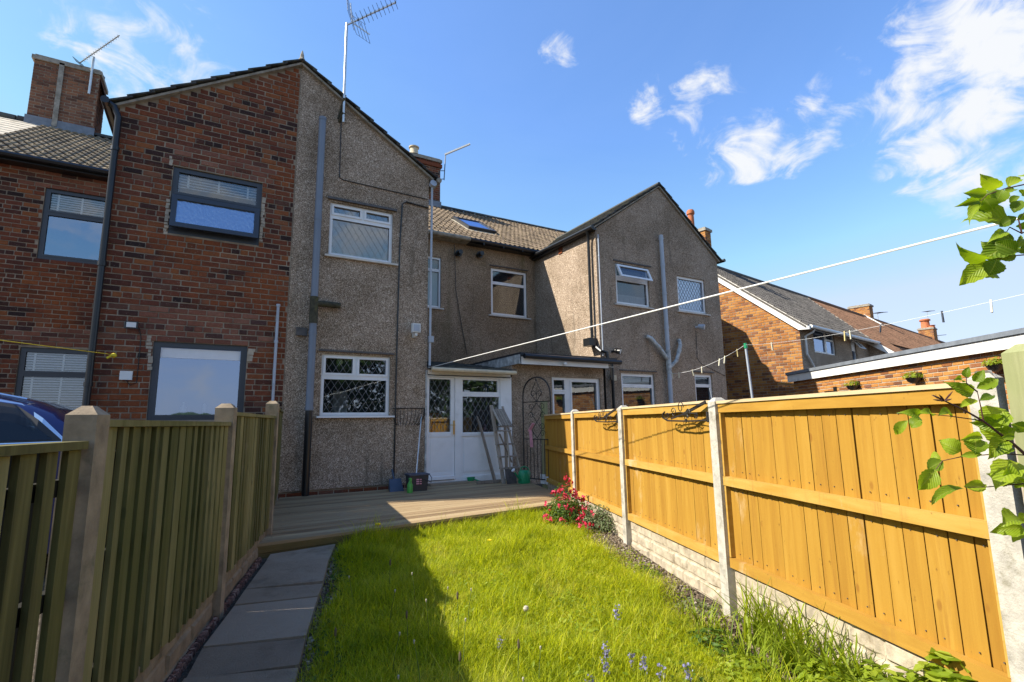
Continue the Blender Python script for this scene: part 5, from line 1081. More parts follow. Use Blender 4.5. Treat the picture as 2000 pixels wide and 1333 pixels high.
for x, y, h, l in ((2.36,4.55,.14,'yellow dandelion in the sunlit grass near the deck'), (1.57,5.60,.0,'')):
    if h: stalk(x, y, h, 'yellow', l, 'yellow dandelions')
dd = part('dandelion', MB().lathe([(.005, 0), (.03, .004), (.034, .012), (.02, .02), (.004, .024)], (1.62, 5.72, ZD+.001), 12), M['petal_y']); tag(dd, 'yellow dandelion head resting on the deck edge', 'flower', 'yellow dandelions')
SS = [(1.02,2.95,.20), (.86,2.72,.22), (.93,2.5,.24), (1.08,2.42,.19), (1.20,2.62,.25), (1.16,3.0,.26), (1.30,2.9,.28), (1.33,3.2,.24), (1.26,3.5,.26), (1.20,3.9,.24), (1.45,3.1,.24), (.80,2.35,.18), (1.36,2.34,.22), (1.44,2.28,.2), (1.30,2.16,.16), (.62,2.9,.2), (1.02,3.3,.24), (.92,3.8,.2)]
SL_ = ['brown-headed stalk third along the shaded lawn bottom from the path', 'pale seed stalk in the dark grass beside the path edge', 'tall pale seed stalk at the bottom of the shaded lawn', 'brown-headed stalk near the bottom frame edge in shade', 'tall pale seed stalk midway between path and shadow edge', 'pale seed stalk in the middle of the shaded lawn', 'tallest brown-headed stalk catching the sun at the shadow edge', 'pale seed stalk on the shadow line halfway up the lawn', 'pale seed stalk at the upper part of the shadow line', 'brown-headed stalk highest up the shadow line', 'pale seed stalk standing just inside the sunlit grass', 'short pale seed stalk against the path weeds', 'brown-headed stalk at the lower end of the shadow edge', 'pale seed stalk at the lower end of the sunlit edge', 'shortest pale seed stalk at the very bottom of the lawn', 'brown-headed stalk rising from the weeds by the path', 'pale seed stalk in deep shade above the others', 'pale seed stalk farthest back in the shaded lawn']
WH = ['near the shaded path edge', 'in the deepest shade of the lawn', 'towards the bottom of the shaded lawn', 'on the shadow line', 'catching the sun at the shadow edge', 'in the middle of the shaded lawn']
for i, (x, y, h) in enumerate(SS): stalk(x, y, h, 'plantain' if i % 3 == 0 else 'seed', SL_[i], 'seed stalks in the shaded lawn', (.03*math.sin(i*2.1), .03*math.cos(i*3.3)))
# leafy twig reaching in from the right
LEAVES=[[1.736,0.454,0.582,1.672,0.47,0.6,0.026],[1.846,0.468,0.62,1.878,0.45,0.647,0.025],[1.708,0.474,0.57,1.657,0.498,0.57,0.019],[1.742,0.499,0.569,1.675,0.518,0.551,0.016],[1.776,0.509,0.573,1.725,0.519,0.531,0.023],[1.741,0.49,0.568,1.762,0.484,0.541,0.029],[1.784,0.465,0.595,1.779,0.48,0.562,0.029],[1.866,0.455,0.588,1.878,0.48,0.583,0.015],[1.812,0.438,0.559,1.806,0.456,0.534,0.023],[1.85,0.455,0.609,1.811,0.466,0.591,0.017],[1.764,0.442,0.505,1.766,0.477,0.493,0.019],[1.784,0.47,0.482,1.742,0.486,0.458,0.019],[1.857,0.494,0.498,1.883,0.489,0.474,0.02],[1.806,0.48,0.464,1.792,0.51,0.45,0.026],[1.775,0.455,0.417,1.746,0.482,0.444,0.03],[1.769,0.501,0.409,1.665,0.53,0.422,0.034],[1.805,0.513,0.413,1.768,0.572,0.37,0.038],[1.756,0.49,0.404,1.752,0.508,0.367,0.037],[1.812,0.466,0.416,1.796,0.493,0.411,0.016],[1.884,0.463,0.475,1.844,0.471,0.45,0.02],[1.894,0.457,0.545,1.892,0.472,0.532,0.017],[1.876,0.455,0.516,1.89,0.472,0.503,0.017],[1.838,0.434,0.591,1.848,0.448,0.585,0.016],[1.895,0.443,0.65,1.852,0.441,0.643,0.014],[1.907,0.468,0.456,1.882,0.477,0.444,0.02],[1.909,0.629,0.098,1.906,0.601,0.124,0.02],[1.949,0.635,0.08,1.983,0.596,0.105,0.025],[1.968,0.646,0.066,1.889,0.672,0.089,0.028],[1.902,0.641,0.109,1.895,0.633,0.137,0.015],[1.903,0.648,0.1,1.864,0.647,0.111,0.015],[1.893,0.613,0.044,1.945,0.597,0.06,0.017],[1.961,0.641,0.046,1.923,0.669,0.032,0.017],[1.871,0.719,0.006,1.819,0.727,0.013,0.02],[1.833,0.735,-0.001,1.772,0.745,0.009,0.025],[1.842,0.743,-0.006,1.829,0.764,-0.031,0.025],[1.766,0.747,-0.011,1.771,0.784,-0.05,0.02],[1.868,0.705,0.008,1.922,0.693,0.012,0.018],[1.89,0.618,-0.056,1.837,0.641,-0.062,0.017],[1.874,0.632,-0.06,1.857,0.628,-0.101,0.041],[1.859,0.663,-0.101,1.836,0.697,-0.075,0.034],[1.849,0.661,-0.112,1.883,0.626,-0.105,0.014],[1.85,0.706,-0.128,1.84,0.74,-0.152,0.029],[1.903,0.73,-0.122,1.892,0.751,-0.123,0.025],[1.8,0.706,-0.149,1.769,0.737,-0.202,0.036],[1.935,0.696,-0.205,1.826,0.732,-0.229,0.022],[1.934,0.693,-0.205,1.978,0.657,-0.199,0.025],[2.039,0.619,-0.191,2.004,0.649,-0.179,0.03],[2.069,0.611,-0.187,2.087,0.606,-0.212,0.03],[2.013,0.607,-0.063,1.956,0.627,-0.105,0.035],[2.013,0.604,-0.087,1.967,0.608,-0.107,0.025],[2.03,0.586,-0.049,2.046,0.576,-0.03,0.025],[2.047,0.609,-0.04,2.013,0.622,-0.044,0.02],[1.964,0.572,-0.057,1.937,0.59,-0.061,0.014],[2.031,0.602,-0.317,1.978,0.651,-0.324,0.029],[2.057,0.61,-0.328,2.017,0.629,-0.353,0.02],[2.126,0.625,-0.29,2.107,0.632,-0.313,0.025],[2.032,0.567,-0.039,1.99,0.579,-0.027,0.024],[2.06,0.593,-0.185,2.005,0.594,-0.167,0.022]]
STEMS=[[[1.866,0.422,0.613],[1.842,0.437,0.609],[1.8,0.463,0.599],[1.76,0.489,0.584],[1.745,0.5,0.568]],[[1.881,0.447,0.431],[1.854,0.463,0.423],[1.839,0.473,0.422],[1.805,0.493,0.416],[1.785,0.505,0.412]],[[1.874,0.439,0.496],[1.846,0.458,0.48],[1.817,0.472,0.497],[1.81,0.478,0.484]],[[1.846,0.458,0.479],[1.835,0.457,0.516],[1.847,0.447,0.535]],[[2.085,0.572,-0.137],[2.051,0.587,-0.107],[2.026,0.597,-0.083],[1.995,0.61,-0.058],[1.945,0.631,-0.016],[1.896,0.654,0.016],[1.843,0.679,0.044]],[[1.945,0.631,-0.016],[1.923,0.643,-0.011],[1.859,0.678,-0.0],[1.82,0.7,0.005]],[[1.945,0.631,-0.016],[1.936,0.629,0.025],[1.925,0.628,0.069]],[[2.071,0.577,-0.117],[2.054,0.586,-0.115],[1.994,0.62,-0.109],[1.951,0.645,-0.113],[1.896,0.678,-0.117],[1.85,0.707,-0.128],[1.835,0.72,-0.152]],[[2.084,0.582,-0.186],[2.059,0.598,-0.197],[1.966,0.654,-0.205],[1.911,0.685,-0.205]],[[2.093,0.601,-0.321],[2.072,0.614,-0.326],[2.038,0.635,-0.33]],[[1.925,0.628,0.069],[1.895,0.64,0.094],[1.894,0.637,0.113]]]
TW = thing('rose_branch', 'leafy branch with ribbed green leaves hanging in from the right edge', 'branch', (2.35, .25, -1.3))
a = NM('rose_leaf'); r_ = a.objrand(); tcn = a.n('ShaderNodeTexCoord'); sp_ = a.n('ShaderNodeSeparateXYZ'); a.l(tcn.outputs['Object'], sp_.inputs[0])
v1 = a.math('ABSOLUTE', sp_.outputs[1]); vein = a.math('SINE', a.math('MULTIPLY', a.math('SUBTRACT', sp_.outputs[0], a.math('MULTIPLY', v1, .9)), 58)); vv = a.smooth(vein, .55, 1, 0, .55); mid = a.smooth(v1, .0, .03, .8, 0)
c = a.ramp(a.math('ADD', a.math('MULTIPLY', r_, .6), a.math('MULTIPLY', a.noise(18, 3, .5), .4)), [(.2, (.11,.19,.010)), (.5, (.22,.33,.014)), (.85, (.36,.46,.03))])
c = a.mix(vv, c, (.27,.34,.05)); c = a.mix(mid, c, (.36,.40,.08)); a.col(c); a.set(Roughness=.45, Specular_IOR_Level=.35)
tr = a.n('ShaderNodeBsdfTranslucent'); a.l(a.mix(1, c, (1.5,1.45,.35), 'MULTIPLY'), tr.inputs['Color']); mx = a.n('ShaderNodeMixShader'); mx.inputs[0].default_value = .5; a.l(a.b.outputs[0], mx.inputs[1]); a.l(tr.outputs[0], mx.inputs[2]); a.l(mx.outputs[0], a.t.nodes['Material Output'].inputs['Surface']); a.bump(vein, .3, .01); M['rose'] = a.m
def leaf_mesh(sd=0):
    q_ = random.Random(sd); tw = q_.uniform(-.10, .10); cu = q_.uniform(.05, .35); sk = q_.uniform(-.08, .08)
    v = []; f = []; n = 12; prof = [0, .36, .64, .84, .96, 1.0, 1.0, .95, .86, .72, .52, .27, 0]
    for i in range(n+1):
        x = i/n; w = prof[i]*.5*(1+.05*(1 if i % 2 else -1)); cz = -cu*(x-.4)**2*1.6
        for s_, zz in ((-1, .10), (-.5, .035), (0, -.01), (.5, .035), (1, .10)): v.append((x, s_*w+sk*math.sin(x*3.1), zz*prof[i]+cz+tw*x*s_+.012*math.sin(x*30+s_)*abs(s_)))
    for i in range(n):
        for j in range(4): b = i*5+j; f.append((b, b+1, b+6, b+5))
    return mesh('leaf', v, f, M['rose'], True)
LMv = [leaf_mesh(k) for k in range(4)]; LEAVES += [[1.83+.02*math.sin(k*7), .49+.02*math.cos(k*5), z_, 1.78+.03*math.sin(k*3), .52+.02*math.cos(k*2), z_+.05*math.sin(k*2.3), .036+.006*(k % 4)] for k, z_ in enumerate((.38, .42, .47, .52, .57, .62))]+[[2.03+.02*math.sin(k*7), .60, z_, 1.97+.03*math.sin(k*3), .63+.02*math.cos(k), z_+.06*math.sin(k*2.3), .040+.008*(k % 3)] for k, z_ in enumerate((-.02, -.07, -.13, -.20, -.30, .02))]; rl_ = random.Random(8)
for x0, y0, z0, x1, y1, z1, w in LEAVES:
    A = Vector((x0, y0, z0)); B = Vector((x1, y1, z1)); d = B-A; L = d.length; X_ = d/L; toc = (-A).normalized(); N_ = (toc+Vector((rl_.uniform(-.45,.45), rl_.uniform(-.45,.45), rl_.uniform(-.1,.5)))); N_ = (N_-X_*N_.dot(X_)).normalized(); Y_ = N_.cross(X_)
    link('leaf', LMv[rl_.randrange(4)], TW, Matrix.Translation(A) @ Matrix((X_, Y_, N_)).transposed().to_4x4() @ Matrix.Diagonal((L*1.08, w*1.38, L*rl_.uniform(.8, 2.0), 1)))
sb = MB(); root = Vector((2.42, .22, -1.3))
for i, pl_ in enumerate(STEMS):
    pl_ = [Vector(p) for p in pl_]; big = i in (4,); r0 = .0048 if big else .0022; sb.tube(pl_, [r0*(1-.55*k/(len(pl_)-1)) for k in range(len(pl_))], 6)
for i in (0, 1, 2, 4, 7, 8, 9):
    e = Vector(STEMS[i][0]) if i < len(STEMS) else None
    if e is not None: sb.tube([e, e+Vector((.10, -.05, -.10)), Vector((2.36, .20, e.z-.35)), root], [.0035, .005, .007, .009], 6)
part('stem', sb, M['stem_red'], TW, smooth=True)
bd = MB(); e = Vector(STEMS[4][-1])
for k in range(9): d = Vector((rl_.uniform(-1,.4), rl_.uniform(-.5,.5), rl_.uniform(-.2,.5))).normalized(); bd.tube([e, e+d*.022, e+d*.036], [.002, .0028, .0006], 5)
part('bud', bd, M['stem_red'], TW)

# ------------------------------------------------------------------ things on the deck
bk = thing('mop_bucket', 'dark grey plastic bucket with pink label marks by the corner of the wall', 'bucket', (2.95, 8.22, ZD))
def rbox(mb, x0, x1, y0, y1, z0, z1, fl=.02): return mb.hexa([(x0+fl,y0+fl,z0),(x1-fl,y0+fl,z0),(x1-fl,y1-fl,z0),(x0+fl,y1-fl,z0),(x0,y0,z1),(x1,y0,z1),(x1,y1,z1),(x0,y1,z1)])
part('bucket_body', rbox(MB(), 2.80, 3.11, 8.12, 8.36, ZD, ZD+.245), M['greyplastic'], bk); part('rim', MB().box(2.785, 3.125, 8.105, 8.375, ZD+.246, ZD+.268), M['bluegrey'], bk)
part('bucket_handle', MB().tube([(3.12, 8.12, ZD+.255), (3.15, 8.09, ZD+.20), (3.14, 8.08, ZD+.13), (3.04, 8.09, ZD+.19), (2.98, 8.10, ZD+.235)], .006, 6), M['greyplastic'], bk)
lb = MB()
for i in range(3): lb.box(2.90, 2.945, 8.115, 8.118, ZD+.11+i*.032, ZD+.13+i*.032).box(2.955, 2.99, 8.115, 8.118, ZD+.11+i*.032, ZD+.125+i*.032)
part('label_print', lb, M['pink'], bk)
o = thing('mop', 'thin grey mop handle leaning from the bucket to the door frame', 'mop', (2.95, 8.26, ZD+.1)); part('pole', MB().tube([(2.93, 8.25, ZD+.08), (3.13, 8.62, -.16), (3.20, 8.74, .16)], .011, 8), M['alu'], o, smooth=True); part('mop_head', MB().lathe([(.05, 0), (.06, .05), (.02, .09)], (2.93, 8.25, ZD+.02), 10), M['sheet'], o)
dpn = thing('dustpan', 'dark blue-grey dustpan standing against the wall base', 'dustpan', (2.64, 8.45, ZD)); part('pan', MB().hexa([(2.53,8.30,ZD),(2.76,8.30,ZD),(2.73,8.50,ZD+.02),(2.56,8.50,ZD+.02),(2.55,8.42,ZD+.19),(2.74,8.42,ZD+.19),(2.72,8.54,ZD+.16),(2.58,8.54,ZD+.16)]), M['bluegrey'], dpn); part('handle', MB().tube([(2.64, 8.46, ZD+.18), (2.63, 8.54, ZD+.33)], .014, 8), M['bluegrey'], dpn)
bt = thing('spray_bottle', 'green spray bottle in front of the bucket', 'bottle', (2.76, 8.02, ZD)); part('bottle_body', MB().lathe([(.042, 0), (.046, .02), (.044, .12), (.024, .165), (.018, .185)], (2.765, 8.03, ZD), 12), M['limeplastic'], bt, smooth=True); part('trigger', MB().box(2.75, 2.78, 7.985, 8.05, ZD+.19, ZD+.225).box(2.757, 2.773, 7.98, 7.995, ZD+.15, ZD+.19), M['limeplastic'], bt)
# step ladder
ld = thing('step_ladder', 'weathered wooden step ladder leaning against the side panel', 'ladder', (4.7, 8.3, ZD))
part('stile', MB().bar((4.55, 8.22, ZD), (4.47, 8.52, .32), .07, .028), M['oldwood'], ld); part('stile', MB().bar((5.00, 8.30, ZD), (4.74, 8.58, .30), .07, .028), M['oldwood'], ld)
for i, z in enumerate((-.82, -.62, -.40, -.16)): t = (z-ZD)/1.38; part('step', MB().hexa([(4.54-.08*t,8.15+.28*t,z),(4.99-.27*t,8.20+.28*t,z),(4.99-.27*t,8.32+.28*t,z),(4.54-.08*t,8.30+.28*t,z),(4.54-.08*t,8.15+.28*t,z+.022),(4.99-.27*t,8.20+.28*t,z+.022),(4.99-.27*t,8.32+.28*t,z+.022),(4.54-.08*t,8.30+.28*t,z+.022)]), M['oldwood'], ld)
for i in range(5): part('slat', MB().bar((4.555+i*.052, 8.30, -.055), (4.49+i*.052, 8.50, .25), .042, .018, (0, -1, .3)), M['oldwood'], ld)
part('shelf', MB().box(4.52, 4.82, 8.28, 8.46, -.085, -.062), M['oldwood'], ld); part('brace', MB().bar((4.52, 8.30, -.20), (4.80, 8.36, -.72), .03, .015), M['oldwood'], ld)
part('rear_leg', MB().bar((4.84, 8.62, ZD), (4.80, 8.60, .10), .05, .025), M['oldwood'], ld)
sp_ = thing('spade', 'spade standing in front of the step ladder', 'spade', (4.65, 8.15, ZD)); part('blade', MB().hexa([(4.56,8.10,ZD),(4.75,8.10,ZD),(4.75,8.12,ZD),(4.56,8.12,ZD),(4.55,8.16,ZD+.25),(4.76,8.16,ZD+.25),(4.76,8.18,ZD+.25),(4.55,8.18,ZD+.25)]), M['rust'], sp_); part('shaft', MB().tube([(4.655, 8.165, ZD+.24), (4.64, 8.25, -.16)], .015, 8), M['oldwood'], sp_, smooth=True); part('handle', MB().tube([(4.56, 8.25, -.15), (4.72, 8.26, -.15)], .014, 8), M['oldwood'], sp_)
for nm, a_, b_, lab in (('garden_pole', (4.44,8.36,ZD), (4.30,8.76,.12), 'taller wooden pole leaning on the white side panel'), ('garden_pole', (4.48,8.37,ZD), (4.345,8.76,.03), 'shorter pole leaning beside the taller one')): tag(part(nm, MB().bar(a_, b_, .026, .02), M['oldwood']), lab, 'pole', 'poles leaning by the door')
tag(part('wooden_rail', MB().bar((4.12, 8.42, ZD+.03), (4.56, 8.36, ZD+.035), .035, .05), M['oldwood']), 'short wooden bar lying on the deck at the foot of the ladder', 'timber')
tg = thing('garden_sieve', 'small bright green plastic scoop leaning on the side panel', 'scoop', (4.13, 8.66, ZD)); mb = MB(); mb.lathe([(.02, 0), (.06, .03), (.085, .10), (.078, .10), (.05, .035), (.01, .01)], (4.13, 8.68, ZD), 10, 1, .6); part('scoop_bowl', mb, M['greenplastic'], tg, smooth=True); part('handle', MB().tube([(4.17, 8.66, ZD+.07), (4.26, 8.60, ZD+.03)], .012, 6), M['greenplastic'], tg)
wc = thing('watering_can', 'green plastic watering can on the deck beside the spade', 'watering can', (4.86, 8.05, ZD))
part('can_body', MB().lathe([(.105, 0), (.115, .02), (.112, .14), (.10, .20), (.075, .225), (.06, .225)], (4.87, 8.05, ZD), 18, 1, .85), M['greenplastic'], wc, smooth=True)
part('spout', MB().tube([(4.79, 8.02, ZD+.05), (4.70, 7.99, ZD+.13), (4.62, 7.97, ZD+.22)], [.026, .017, .014], 10), M['greenplastic'], wc, smooth=True); part('rose_head', MB().tube([(4.63, 7.97, ZD+.215), (4.595, 7.96, ZD+.25)], [.016, .036], 12), M['white_plastic'], wc)
part('handle', MB().tube([(4.80, 8.05, ZD+.215), (4.81, 8.05, ZD+.27), (4.88, 8.05, ZD+.29), (4.95, 8.05, ZD+.26), (4.99, 8.05, ZD+.17), (4.975, 8.05, ZD+.08)], .012, 8), M['greenplastic'], wc, smooth=True)
# hay-rack basket
hb = thing('wall_basket', 'empty black iron hay-rack basket hung on the pebbledash beside the door', 'wall planter', (2.97, 8.7, 0.02)); bm_ = MB()
for (z, dpt, w) in ((.27, .20, .285), (.20, .195, .28), (.02, .10, .24)): bm_.tube([(2.97-w, 8.785, z)]+[(2.97+w*math.sin(t*math.pi/2*1.0), 8.785-dpt*math.cos(t*math.pi/2)**.6, z) for t in np.linspace(-1, 1, 9)]+[(2.97+w, 8.785, z)], .008, 5)
for t in np.linspace(-.95, .95, 13):
    c_ = math.cos(t*math.pi/2)**.6; s_ = math.sin(t*math.pi/2); bm_.tube([(2.97+.285*s_, 8.785-.20*c_, .27), (2.97+.28*s_, 8.785-.195*c_, .14), (2.97+.24*s_, 8.785-.10*c_, .02), (2.97+.2*s_, 8.785-.03*c_, -.02)], .005, 5)
bm_.tube([(2.69, 8.785, .27), (3.25, 8.785, .27)], .008, 5); part('rack', bm_, M['blackmetal'], hb)
# arched iron gate
GT = thing('arched_gate', 'tall arched black wrought iron gate standing by the extension wall', 'gate', (5.05, 7.85, ZD))
gA, gB = Vector((5.115, 7.52, 0)), Vector((4.94, 8.16, 0)); gw = (gB-gA).length
def G(u, z): return gA.lerp(gB, u)+Vector((0, 0, z))
zb, zs, zt = ZD+.03, .42, .80
def arch(n=14): return [G(.5-.5*math.cos(math.pi*k/n), zs+(zt-zs)*math.sin(math.pi*k/n)**.8) for k in range(n+1)]
part('gate_frame', MB().tube([G(0, zb), G(0, zs)]+arch()[1:-1]+[G(1, zs), G(1, zb)], .014, 6).tube([G(0, zb+.05), G(1, zb+.05)], .010, 6).tube([G(0, -.30), G(1, -.30)], .009, 6).tube([G(0, .36), G(1, .36)], .009, 6), M['blackmetal'], GT)
for k in range(1, 8): part('bar', MB().tube([G(k/8, zb+.05), G(k/8, -.30)], .007, 5), M['blackmetal'], GT)
sc = MB()
def scroll(u, z, r0, turns, sgn, ph=0):
    pts = []
    for k in range(16): t = k/15; a_ = ph+sgn*t*turns*2*math.pi; rr__ = r0*(1-.75*t); pts.append(G(u+rr__*math.cos(a_)/gw, z+rr__*math.sin(a_)))
    return pts
for (u, z, s_) in ((.3, .27, 1), (.7, .27, -1), (.3, .12, -1), (.7, .12, 1), (.3, -.08, 1), (.7, -.08, -1), (.3, -.2, -1), (.7, -.2, 1), (.38, .50, 1), (.62, .50, -1)): sc.tube(scroll(u, z, .065, 1.2, s_, 0 if s_ > 0 else math.pi), .005, 5)
for s_ in (-1, 1):
    sc.tube([G(.5, .34), G(.5+s_*.22, .18), G(.5, .0), G(.5+s_*.18, -.14), G(.5, -.28)], .006, 5); sc.tube([G(.5, .36), G(.5+s_*.2, .52), G(.5+s_*.05, .68), G(.5, .78)], .006, 5)
sc.tube([G(.5, .36), G(.5, .62)], .006, 5); part('scrollwork', sc, M['blackmetal'], GT)
rb_ = MB(); 
for (a_, b_) in ((Vector(G(.62, -.02))+Vector((-.02, -.03, 0)), Vector(G(.78, -.16))+Vector((-.02, -.03, 0))), (Vector(G(.74, -.14))+Vector((-.02, -.03, 0)), Vector(G(.70, -.44))+Vector((-.02, -.03, 0)))): rb_.bar(a_, b_, .055, .015, (0, -1, 0))
tag(part('ribbon', rb_, M['pink']), 'faded pink and white cloth tied on the arched gate', 'cloth')
tag(part('white_pot', MB().lathe([(.05, 0), (.07, .12), (.075, .13)], (5.13, 7.66, ZD), 10).box(5.08, 5.2, 7.72, 7.84, ZD, ZD+.16), M['sheet']), 'small white pot at the foot of the gate', 'pot')
# wrought iron hanging brackets on the fence posts
def bracket(s0, lab):
    F = FRt; n = .10; o = thing('hanging_bracket', lab, 'bracket', F(s0-.35, n, 0), 'iron hanging brackets on the fence posts')
    mb = MB(); mb.tube([F(s0-.05, .062, .06), F(s0-.05, .062, -.02)], .009, 5).tube([F(s0-.05, .07, -.005), F(s0-.30, n, -.01), F(s0-.62, n, -.004), F(s0-.70, n, .02), F(s0-.70, n, .055), F(s0-.66, n, .07)], .007, 5); part('arm', mb, M['blackmetal'], o)
    mb = MB(); mb.bar(F(s0-.05, .07, .13), F(s0-.34, n, .045), .012, .022); mb.bar(F(s0-.34, n, .045), F(s0-.55, n, .012), .010, .012); part('stay', mb, M['blackmetal'], o)
    mb = MB()
    def sc2(a_, z, r0, sg, ph): return [F(a_+r0*(1-.7*k/13)*math.cos(ph+sg*k*.62), n, z+r0*(1-.7*k/13)*math.sin(ph+sg*k*.62)) for k in range(14)]
    for (a_, z, r0, sg, ph) in ((s0-.62, .03, .035, 1, 0), (s0-.50, .06, .045, -1, 3), (s0-.38, .10, .05, 1, 0), (s0-.26, .05, .04, -1, 3.1), (s0-.30, .015, .03, 1, 0), (s0-.14, .03, .025, 1, 1)): mb.tube(sc2(a_, z, r0, sg, ph), .0036, 5)
    mb.tube([F(s0-.66, n, .05), F(s0-.40, n, .062), F(s0-.12, n, .045)], .0036, 5); part('scrollwork', mb, M['blackmetal'], o)
bracket(1.83, 'scrolled iron bracket on the far post, smaller in view'); bracket(3.66, 'scrolled iron bracket on the nearer post beside the big panel')

# ------------------------------------------------------------------ lines and pegs
wl_ = MB(); A = Vector((3.30, 8.74, .985)); B = Vector((2.22, .589, .628)); wl_.tube([A, A.lerp(B, .3), A.lerp(B, .7), B, B+(B-A)*.12], .0042, 6)
tag(part('washing_line', wl_, M['rope']), 'thick white washing line from the house corner across the garden', 'washing line')
def sagpts(A, B, sag, ts): A = Vector(A); B = Vector(B); return [A.lerp(B, t)-Vector((0, 0, 4*sag*t*(1-t))) for t in ts]
LA = ((10.0, 9.28, 1.16), (7.99, 5.67, 1.28), .12); LBn = ((7.99, 5.67, 1.28), (3.5, .9, .60), .06)
tag(part('clothes_line', MB().tube(sagpts(*LA, [k/12 for k in range(13)]), .0035, 5).tube(sagpts(*LBn, [k/16 for k in range(17)])+[Vector((3.2, .58, .56))], .0013, 5), M['rope']), 'thin pegged clothes line beyond the right fence', 'washing line')
PL = thing('clothes_pole', 'slim grey clothes pole with blue-green cap beyond the right fence', 'pole', (8.15, 5.7, -1.2)); part('pole', MB().tube([(8.24, 5.72, -1.3), (7.99, 5.67, 1.24)], .020, 8), M['pipe_light'], PL, smooth=True); part('pole_cap', MB().tube([(7.995, 5.67, 1.22), (7.985, 5.67, 1.31)], [.032, .028], 10), M['greenplastic'], PL)
tag(part('prop_rod', MB().tube([(9.3, 7.2, -1.2), (8.62, 7.0, .62)], .012, 6), M['pipe_light']), 'short leaning metal rod behind the fence by the gable corner', 'pole')
def peg(P, m, s, lab, hang=-1, rz_=0, name='clothes_peg'):
    P = Vector(P); o = tag(part(name, MB().hexa([(-.006,-.004,-.062),(0.000,-.004,-.062),(0.000,.004,-.062),(-.006,.004,-.062),(-.004,-.004,.012),(-.001,-.004,.012),(-.001,.004,.012),(-.004,.004,.012)]).hexa([(.000,-.004,-.062),(.006,-.004,-.062),(.006,.004,-.062),(.000,.004,-.062),(.001,-.004,.012),(.004,-.004,.012),(.004,.004,.012),(.001,.004,.012)]), M[m], org=(0, 0, 0)), lab, 'clothes peg', 'pegs on the thin clothes line')
    o.matrix_basis = Matrix.Translation(P) @ Matrix.Rotation(rz_, 4, 'Z') @ Matrix.Rotation(random.uniform(-.25, .25), 4, 'Y') @ Matrix.Scale(s, 4); WORLD[o.name] = o.matrix_basis
PG = [('A', .035, 'pegw', 1.9, 'pale peg next to the soil pipe'), ('A', .148, 'pegw', 1.9, 'pale peg, second from the soil pipe'), ('A', .369, 'pegw', 2.0, 'pale peg just left of the small end window'), ('A', .50, 'pegw', 1.9, 'pale peg above the small end window'), ('A', .727, 'pegw', 2.0, 'pale peg at the gable corner'), ('A', .7875, 'pegw', 2.0, 'pale peg just right of the gable corner'), ('A', .917, 'pegy', 1.9, 'yellowish peg just left of the pole cap'),
      ('B', .2615, 'pegw', 1.6, 'pale peg against the sunlit orange brick gable'), ('B', .655, 'pegy', 1.25, 'yellow wooden peg hanging below the line in front of the far window'), ('B', .6735, 'pegw', 1.1, 'pale grey peg right of the yellow peg'), ('B', .7645, 'pegd', .9, 'small dark peg against the brown roof'), ('B', .892, 'pegd', 1.0, 'black peg against the sky'), ('B', .9625, 'pegw', 1.0, 'white peg nearest the right edge against the sky')]
for ln, t, m, s, lab in PG: P = sagpts(*(LA if ln == 'A' else LBn), [t])[0]; peg(P, m, s, lab, rz_=random.uniform(-.5, .5))
YL = thing('yellow_line', 'thin yellow line hooked to the brick wall above the white box', 'washing line', (-1.22, 8.7, .98)); A = Vector((-1.22, 8.70, .985)); B = Vector((-1.82, 6.75, .857)); part('cord', MB().tube([A, B, A.lerp(B, 2.3)], .0045, 5), M['yrope'], YL)
part('hook', MB().tube([(-1.22, 8.80, .99), (-1.22, 8.70, .985)], .012, 6), M['rust'], YL); part('knot', MB().lathe([(.01, -.03), (.035, -.01), (.032, .02), (.01, .035)], (-1.20, 8.69, .97), 8).tube([(-1.22, 8.68, .97), (-1.27, 8.66, .93)], .016, 6), M['yrope'], YL)

# ------------------------------------------------------------------ aerials
ae = thing('tv_aerial', 'large aerial with mesh reflector on a tall mast above the pebbledash gable', 'aerial', (1.66, 8.72, 5.3))
part('mast', MB().tube([(1.665, 8.68, 5.25), (1.66, 8.68, 7.20)], .022, 8), M['alu'], ae, smooth=True); part('wall_bracket', MB().bar((1.60, 8.79, 5.35), (1.67, 8.66, 5.70), .035, .035).bar((1.62, 8.79, 5.30), (1.67, 8.66, 5.42), .05, .03), M['pipe_moss'], ae)
B0 = Vector((1.72, 8.6, 7.17)); B1 = Vector((2.42, 8.25, 7.62)); bd_ = (B1-B0).normalized(); hz = bd_.cross(Vector((0,0,1))).normalized(); vz = hz.cross(bd_).normalized()
part('boom', MB().bar(B0-bd_*.08, B1, .022, .022), M['alu'], ae); em = MB()
for k in range(10):
    p = B0.lerp(B1, .16+k*.093)
    for a_, b_ in ((hz+vz*.55, -1), (hz-vz*.55, 1)): a_ = a_.normalized(); em.tube([p-a_*.12, p+a_*.12], .0045, 5)
    em.lathe([(.006, -.02), (.018, 0), (.006, .02)], p, 6)
part('director', em, M['black'], ae); rf = MB()
for sg in (1, -1):
    E0_ = B0+bd_*.02; E1_ = E0_+(vz*sg*.36-bd_*(-.16)); rf.bar(E0_, E1_, .014, .02)
part('reflector_arm', rf, M['alu'], ae); rf = MB()
for sg in (1, -1):
    for k in range(5): c = B0+(vz*sg*.36+bd_*.16)*(k+.6)/5; rf.tube([c-hz*.24, c+hz*.24], .004, 5)
    for q in (-.24, .24): rf.tube([B0+hz*q+(vz*sg*.36+bd_*.16)*.12, B0+hz*q+(vz*sg*.36+bd_*.16)*.92], .003, 5)
part('reflector_grid', rf, M['blackmetal'], ae)
